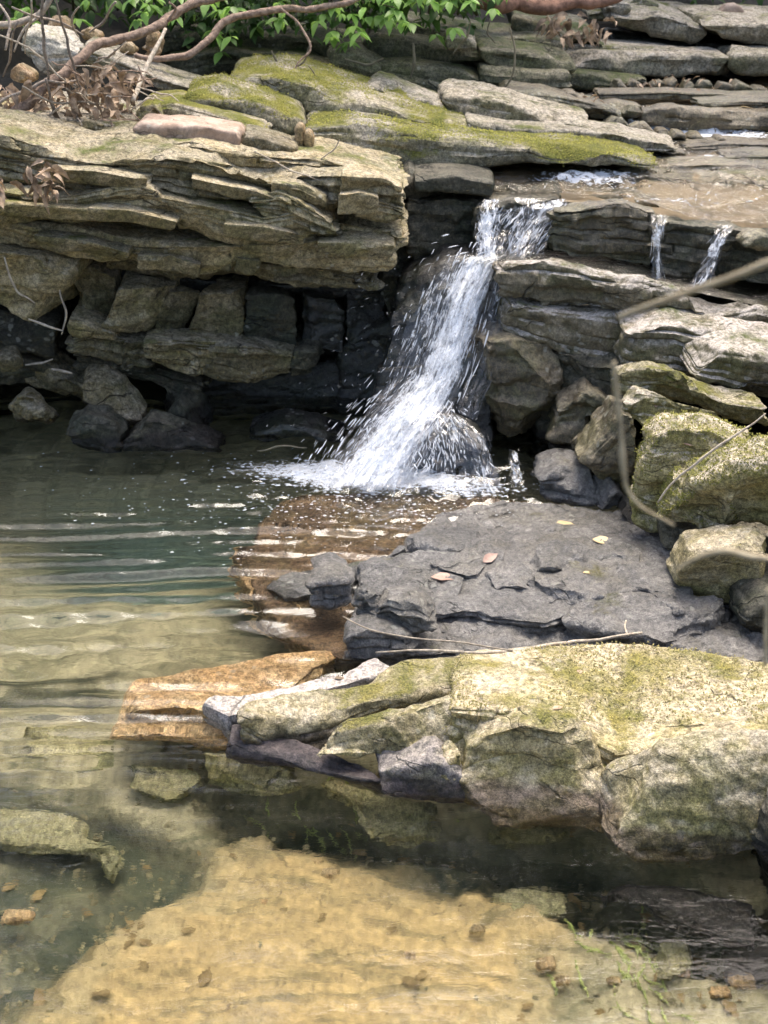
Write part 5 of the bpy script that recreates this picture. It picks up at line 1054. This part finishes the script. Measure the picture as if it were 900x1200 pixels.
branch('pale curved vine at the top left corner', Yr([(-30, 30), (0, 31), (26, 29), (46, 17), (60, -4)], 4.9, 4.9), [.012, .012, .010], 'pale_twig', [(Yr([(46, 17), (30, 30), (16, 60)], 4.9, 4.85), [.006, .003])])
TW = [([(50, -10), (51, 50), (57, 92), (60, 108)], .006, 'upright grey twig through the middle of the vine tangle'), ([(64, -5), (72, 25), (84, 60), (92, 95), (100, 112)], .005, 'long thin twig slanting down to the dead leaves'),
      ([(22, 28), (15, 62), (4, 92)], .005, 'thin twig hanging below the pale curved vine'), ([(0, 40), (40, 62), (72, 92), (90, 104)], .004, 'fine twig crossing the white stone'),
      ([(135, 2), (120, 26), (104, 40)], .005, 'grey twig reaching up at the left of the shrub'), ([(-10, 128), (25, 104), (60, 98), (92, 92)], .007, 'crooked grey twig lying on the dead leaves'),
      ([(54, 92), (66, 130), (71, 172), (70, 190)], .006, 'forked twig hanging down to the leaf cluster on the cliff'), ([(70, 120), (50, 140), (30, 152), (0, 155)], .004, 'thin curling twig low in the leaf heap'),
      ([(38, 168), (40, 157), (62, 154), (66, 160)], .004, 'looped pale rootlet above the cliff edge'), ([(-10, 194), (30, 184), (75, 172), (112, 163)], .006, 'pale stick lying across the corner of the cliff top'),
      ([(120, 168), (162, 166)], .004, 'short straight stick lying under the pink stone'), ([(15, 8), (45, 20), (70, 30), (98, 42)], .005, 'twig arching over the top left boulders'),
      ([(30, 100), (60, 120), (95, 118), (130, 128)], .004, 'reddish twig among the dead leaves'), ([(90, 10), (84, 26), (92, 44)], .004, 'short bent twig in front of the tan boulder'),
      ([(5, 60), (12, 30), (2, 5)], .006, 'grey twig along the left edge'), ([(33, 0), (34, 28), (30, 60)], .004, 'dark thin twig dangling in the corner')]
for pts, r_, lb in TW: branch(lb, Yr(pts, 4.75, 4.85), [r_ * .7, r_, r_ * .5], 'twig' if r_ != .004 else 'pale_twig', cat='twig', nm='twig', wob=.012, sides=6)
for pts, r_, lb, Y in (([(598, 34), (604, 60), (602, 84), (588, 114)], .005, 'long hanging root at the right of the wet bank', 5.85), ([(484, 52), (486, 70), (482, 92)], .007, 'short mossy root hanging over the wet bank', 5.9), ([(318, 60), (326, 74), (324, 88)], .005, 'bent stem rising from the moss crowned ledge', 5.6),
                       ([(338, 88), (358, 70), (363, 48)], .004, 'thin forked stem above the moss crowned ledge', 5.55), ([(360, 78), (372, 92), (382, 104)], .004, 'fine stem lying across the bright moss', 5.45), ([(404, 70), (430, 78), (450, 68)], .006, 'dark root running along the wet bank', 5.85),
                       ([(376, 186), (392, 174), (398, 162)], .003, 'pale twig standing by the mossy wall', 4.6), ([(300, 176), (345, 200), (392, 216)], .003, 'fine pale stem lying over the cliff top', 4.5), ([(552, 24), (546, 44), (530, 62)], .005, 'root hanging beneath the shrub', 5.9), ([(575, 20), (570, 40), (580, 52)], .004, 'thin root beside the red log', 5.95),
                       ([(72, 340), (76, 365), (72, 392)], .004, 'thin dead stem standing in the gap by the left boulder', 4.4), ([(6, 300), (14, 330), (20, 345), (42, 358)], .004, 'pale rootlet hanging over the left boulder', 4.26), ([(35, 376), (55, 382), (74, 388)], .005, 'short stick lodged under the left boulder', 4.36),
                       ([(30, 428), (52, 427), (62, 422)], .005, 'pale stick lying on the leaning mossy rock', 4.45), ([(60, 434), (85, 438)], .006, 'tan broken stick on the leaning mossy rock', 4.42), ([(300, 528), (330, 524), (360, 524)], .004, 'wet stick by the splash at the back of the pool', 4.32),
                       ([(770, 588), (788, 560), (806, 546), (898, 484)], .004, 'thin stem leaning on the largest mossed boulder', 3.25)):
    branch(lb, Yr(pts, Y, Y), [r_ * .6, r_, r_ * .5], 'root' if Y > 5 or 'wet' in lb else 'pale_twig', cat='twig', nm='twig', wob=.008, sides=6)
branch('reddish fallen log at the top edge', Yr([(545, 8), (590, 8), (630, 10), (665, 6), (700, 3), (730, -6)], 6.4, 6.5), [.029, .034, .033, .031, .026, .02], 'log', cat='log', nm='log', wob=.025, n=40, sides=14)
# near twigs, out of focus
branch('blurred yellowish twig close to the lens, entering from the right edge', Yr([(726, 372), (760, 358), (800, 345), (850, 328), (900, 310), (960, 288)], .95, .85), [.0020, .0024, .0022, .0027, .0032], 'blur_twig', cat='twig', nm='twig', wob=.002, n=26)
branch('blurred thin stem with pale buds hanging close to the lens', Yr([(721, 424), (723, 460), (727, 505), (728, 540), (732, 572), (750, 595), (790, 616)], .95, .95), [.0012, .0025, .0010, .0025, .0014, .0011, .0009], 'blur_twig', cat='twig', nm='twig', wob=.0015, n=40)
branch('blurred curved twig close to the lens in front of the smooth tan boulder', Yr([(790, 668), (820, 652), (850, 643), (880, 652), (960, 664)], .95, .9), [.0012, .0022, .0028, .0024, .002], 'blur_twig', cat='twig', nm='twig', wob=.0015, n=26)
branch('blurred upright stem close to the lens at the right edge', Yr([(899, 690), (898, 730), (897, 780)], .95, .95), [.0012, .002, .0014], 'blur_twig', cat='twig', nm='twig', wob=.001, n=14)

# ================================================================== LEAVES
lm = [mesh('leaf', *leaf_geo(1, .52, .18, .25, i), M['leaf']) for i in range(4)]
dm = []
for i in range(5):
    v, f = leaf_geo(1, .42, .5, .6, 20 + i); v = v + .06 * np.stack([vnoise(v * 5, i), vnoise(v * 5, i + 7), vnoise(v * 5, i + 14)], 1); dm.append(mesh('dead_leaf', v, f, M['dead']))
def leafobj(nm, me, parent, p, size, rot, org):
    o = bpy.data.objects.new(nm, me); COL.objects.link(o); o.parent = parent
    o.location = [float(c) for c in (p - org)]; o.scale = (size,) * 3; o.rotation_euler = rot; return o
rs = random.Random(9)
def shrub(label, base, poly, n, nback, seed, dY=0):
    rs = random.Random(seed); org = np.array(at(*base))
    t = empty('shrub', org, label, 'shrub')
    xs = [p[0] for p in poly]; ys = [p[1] for p in poly]
    def pick():
        while True:
            x, y = rs.uniform(min(xs), max(xs)), rs.uniform(min(ys), max(ys))
            if inside(np.array([[x, y]]), poly)[0]: return x, y
    stems = []
    for k in range(9):
        x, y = pick(); b = org + np.array([rs.uniform(-.2, .2), rs.uniform(.0, .2), .0]); e = at(x, y, 6.0 + dY + rs.uniform(-.25, .2)); mdl = (b + e) / 2 + np.array([0, 0, rs.uniform(.05, .2)])
        stems.append(tube(np.array([b, mdl, e]), [.007, .005, .002], 5, 9))
    put('stem', *join(stems), M['stem'], t)
    # leaves grow in whorls of three to five
    k = 0
    while k < n:
        x, y = pick(); c = at(x, y, 5.75 + dY + rs.uniform(-.1, .35)); a0 = rs.uniform(0, 6.28)
        for j in range(rs.choice((3, 4, 5))):
            a = a0 + j * 1.35 + rs.uniform(-.3, .3); s_ = rs.uniform(.035, .072)
            leafobj('leaf', lm[rs.randrange(4)], t, c, s_, (rs.uniform(-.35, .35), rs.uniform(.1, .75), a - math.pi / 2 * 0), org); k += 1
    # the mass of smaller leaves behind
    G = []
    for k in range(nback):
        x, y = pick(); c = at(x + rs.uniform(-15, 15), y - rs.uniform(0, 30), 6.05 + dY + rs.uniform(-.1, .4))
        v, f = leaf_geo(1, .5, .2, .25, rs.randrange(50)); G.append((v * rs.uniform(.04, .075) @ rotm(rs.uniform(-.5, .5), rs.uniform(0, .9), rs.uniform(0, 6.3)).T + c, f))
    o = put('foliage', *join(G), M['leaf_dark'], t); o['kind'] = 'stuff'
shrub('leafy green shrub left of centre, behind the bent pink branch', (240, 40, 6.3), [(150, -50), (165, 20), (195, 35), (215, 55), (262, 62), (320, 50), (340, 20), (340, -50)], 190, 800, 1)
shrub('leafy green shrub hanging over the middle of the wet bank', (400, 25, 6.4), [(320, -50), (325, 35), (345, 45), (395, 45), (410, 58), (425, 45), (470, 25), (470, -50)], 190, 520, 2)
shrub('bright leafy shrub beside the red log', (510, 20, 6.4), [(440, -50), (440, 20), (470, 28), (505, 46), (550, 42), (570, 22), (600, 8), (610, -50)], 190, 420, 3)
shrub('dim low foliage in the corner behind the vine tangle', (120, 15, 6.4), [(-60, -50), (-60, 20), (40, 25), (110, 28), (165, 25), (180, -50)], 70, 520, 4)
shrub('low undergrowth along the top edge above the stream head slabs', (800, -20, 7.6), [(610, -60), (615, 2), (700, 4), (760, 8), (900, 12), (970, 14), (970, -60)], 80, 500, 5, 1.35)

def heap(label, base, poly, n, Y0, Y1, seed, size=(.035, .068), group=None, nm='leaf_heap', flat=1.0):
    rs = random.Random(seed); org = np.array(at(*base)); t = empty(nm, org, label, 'dead leaves', group)
    xs = [p[0] for p in poly]; ys = [p[1] for p in poly]; k = 0
    while k < n:
        x, y = rs.uniform(min(xs), max(xs)), rs.uniform(min(ys), max(ys))
        if not inside(np.array([[x, y]]), poly)[0]: continue
        c = at(x, y, rs.uniform(Y0, Y1))
        leafobj('leaf', dm[rs.randrange(5)], t, c, rs.uniform(*size), (flat * rs.uniform(-1.2, 1.2), flat * rs.uniform(-.4, 1.5), rs.uniform(0, 6.28)), org); k += 1
    return t
hp = heap('heap of curled dead brown leaves under the thick pinkish branch', (110, 155, 5.0), [(-30, 100), (20, 95), (60, 92), (100, 78), (140, 72), (168, 78), (166, 100), (150, 118), (140, 150), (130, 155), (112, 125), (80, 140), (90, 165), (60, 165), (40, 140), (10, 165), (-30, 165)], 290, 4.76, 5.1, 1, (.04, .075))
rs = random.Random(77)
for k in range(34):
    x, y = rs.uniform(-10, 165), rs.uniform(70, 160); a = rs.uniform(-.6, 1.2); l = rs.uniform(20, 60)
    pts = [(x, y), (x + l * .5 * math.cos(a) + rs.uniform(-6, 6), y + l * .5 * math.sin(a) + rs.uniform(-6, 6)), (x + l * math.cos(a), y + l * math.sin(a))]
    v, f = tube(np.array([at(p[0], p[1], 4.74 + rs.uniform(-.05, .2)) for p in pts]), [.002, rs.uniform(.002, .004), .0015], 5, 9, .012, k)
    put('twig', v, f, M[rs.choice(['twig', 'pale_twig', 'bark'])], hp)
heap('small cluster of dead leaves hanging on a twig over the cliff face', (50, 222, 4.3), [(32, 196), (50, 186), (68, 192), (70, 205), (62, 225), (40, 218)], 26, 4.2, 4.3, 2, (.04, .07))
heap('pinkish dead leaves on the cliff at the left edge below the leaf heap', (4, 224, 4.3), [(-20, 205), (5, 203), (12, 210), (6, 226), (-20, 230)], 12, 4.22, 4.28, 3, (.04, .07))
heap('dead brown leaves caught beneath the red log', (668, 48, 6.4), [(620, 18), (700, 14), (716, 24), (715, 40), (660, 46), (635, 44)], 60, 6.2, 6.4, 4, (.04, .075))
heap('brown leaf litter stranded at the edge of the upper stream', (690, 124, 5.9), [(640, 112), (700, 108), (712, 120), (700, 134), (670, 130)], 20, 5.74, 5.82, 5, (.02, .04), flat=.2)
heap('reddish leaf litter on the line of stones across the stream head', (790, 100, 6.15), [(735, 92), (790, 86), (860, 92), (850, 104), (740, 106)], 22, 6.04, 6.12, 6, (.02, .04), flat=.2)
dg = None
def hit(x, y):
    """the point of the rock or water that shows at a pixel"""
    global dg
    if dg is None: bpy.context.view_layer.update(); dg = bpy.context.evaluated_depsgraph_get()
    d = Vector(ray(x, y)).normalized(); o = Vector((0, 0, CAM_H)) + d * 1.5
    for _ in range(6):
        ok, loc, n_, i_, ob, m_ = scn.ray_cast(dg, o, d)
        if not ok: return None
        if ob.name.split('.')[0] in ('pool_water', 'stream_water', 'twig', 'fallen_leaf'): o = loc + d * .002; continue
        return np.array(loc)
def fallen(label, x, y, z, size, rz, mat, tilt=(0, 0)):
    v, f = leaf_geo(1, .5, .15, .15, int(x)); p = hit(x, y); p = (atz(x, y, z) if p is None else p) + np.array([0, 0, size * .06])
    o = put('fallen_leaf', v * size @ rotm(tilt[0], tilt[1], rz).T + p, f, M[mat]); tag(o, label, 'leaf')
# forked dead twig resting on the rock
def rest(pts, up=.006):
    out = []
    for x, y in pts:
        p = hit(x, y)
        if p is not None: out.append(p)
    out = np.array(out); z = out[:, 2].copy()
    for i in range(len(out)): out[i, 2] = max(z[max(0, i - 1):i + 2].max(), z[i]) + up     # a stiff twig bridges the dips
    # keep every point on its own line of sight while lifting it
    return [atz(x, y, float(o[2])) if abs(o[1] - atz(x, y, float(o[2]))[1]) < .25 else o for (x, y), o in zip(pts, out)]
branch('forked pale dead twig lying between the wet slabs and the pale shelf', rest([(752, 742), (715, 747), (670, 752), (640, 756), (600, 763), (560, 766), (500, 762), (440, 764)]), [.0035, .005, .0045, .003, .002], 'pale_twig',
       [(rest([(600, 763), (540, 753), (480, 748), (430, 738), (402, 722)], .01), [.0025, .0022, .0016]), (rest([(735, 744), (731, 733), (733, 726)], .012), [.003, .002])], cat='twig', nm='twig', n=60, wob=.003)
fallen('yellow leaf on the wet slab below the jagged rock', 652, 614, .115, .055, .1, 'yleaf')
fallen('tan leaf lying on the dark slab near the mossy boulder', 694, 634, .115, .07, -.1, 'yleaf', (.2, 0))
fallen('pink curled leaf on the middle of the wet slab', 566, 660, .095, .055, .6, 'pleaf', (.5, -.3))
fallen('long red brown leaf lying flat on the wet slab', 505, 678, .09, .08, .05, 'pleaf')
fallen('small orange leaf on the wet slab right of the curled pink leaf', 683, 672, .11, .03, .3, 'yleaf')
fallen('yellow orange leaf on the wet step of the upper stream', 868, 126, .90, .05, .1, 'yleaf')
fallen('orange leaf on the rock above the second trickle', 862, 277, .66, .06, .1, 'pleaf')
fallen('pale leaf stuck upright between the stacked boulders', 768, 478, .40, .04, 1.2, 'pleaf', (.3, -.6))
fallen('dead pale leaf lying on top of the largest mossed boulder', 800, 520, .42, .05, .1, 'pleaf', (.3, .1))
fallen('small dark red leaf on the pale shelf', 648, 832, .13, .03, .6, 'dead')
fallen('tiny brown leaf at the back of the pale shelf', 680, 790, .12, .025, 1.6, 'dead')
fallen('curled brown leaf at the grey strip behind the shelf', 392, 796, .06, .03, .3, 'dead')
# trees on the hillside behind the shrubs, whose crowns close the sky over the bank and darken the pool's reflections
rs = np.random.RandomState(31)
tv, tf = leaf_geo(1, .55, .2, .3, 3)
for i, (x, y, zb, h) in enumerate(((-4.6, 9.0, 2.8, 6.0), (-2.4, 9.6, 3.0, 6.4), (-.3, 9.2, 2.2, 6.0), (1.9, 9.8, 2.0, 6.6), (4.2, 9.2, 1.6, 6.4))):
    t = empty('tree', (x, y, zb - .2), ['broad leafed tree furthest left on the hillside behind the shrubs', 'second broad leafed tree from the left on the hillside', 'middle tree on the hillside behind the shrubs', 'second broad leafed tree from the right beyond the stream', 'broad leafed tree furthest right beyond the stream'][i], 'tree', 'trees beyond the bank')
    base = np.array([x, y, zb - .4]); topp = base + np.array([rs.uniform(-.3, .3), rs.uniform(-.4, .1), h * .85])
    geo = [tube(np.array([base, base * .6 + topp * .4 + rs.randn(3) * .08, topp]), [.17, .11, .03], 10, 18, .05, i)]
    for k in range(9):
        q0 = base + (topp - base) * rs.uniform(.35, .85); a = rs.uniform(0, 6.28); q1 = q0 + np.array([math.cos(a) * 1.3, math.sin(a) * 1.2, rs.uniform(.3, .9)])
        geo.append(tube(np.array([q0, (q0 + q1) / 2 + rs.randn(3) * .08, q1]), [.05, .03, .008], 6, 10, .03, i + k))
    put('trunk', *join(geo), M['root'], t)
    n_ = 5200; d = rs.randn(n_, 3); d /= np.linalg.norm(d, axis=1)[:, None]
    cl_ = rs.randn(46, 3); cl_ /= np.linalg.norm(cl_, axis=1)[:, None]; cl_ *= rs.uniform(.35, 1.0, (46, 1))
    C = cl_[rs.randint(46, size=n_)] + d * rs.uniform(.05, .34, (n_, 1))
    C = C * np.array([1.5, 1.3, h * .40]) + base + np.array([0, -.1, h * .62])
    V = np.empty((n_, 18, 3)); sc_ = rs.uniform(.10, .20, n_)
    for k in range(n_): V[k] = tv * sc_[k]
    ang = rs.uniform(0, 6.28, n_); tl_ = rs.uniform(0, 1.0, n_); ca, sa, ct, st = np.cos(ang)[:, None], np.sin(ang)[:, None], np.cos(tl_)[:, None], np.sin(tl_)[:, None]
    X, Y_, Z = V[..., 0] * ct + V[..., 2] * st, V[..., 1], V[..., 2] * ct - V[..., 0] * st
    V = np.stack([X * ca - Y_ * sa, X * sa + Y_ * ca, Z], 2) + C[:, None]
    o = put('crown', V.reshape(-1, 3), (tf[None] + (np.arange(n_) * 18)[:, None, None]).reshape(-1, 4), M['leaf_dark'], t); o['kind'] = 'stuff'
print('tris total', sum(len(o.data.polygons) * 2 for o in bpy.data.objects if o.type == 'MESH'))
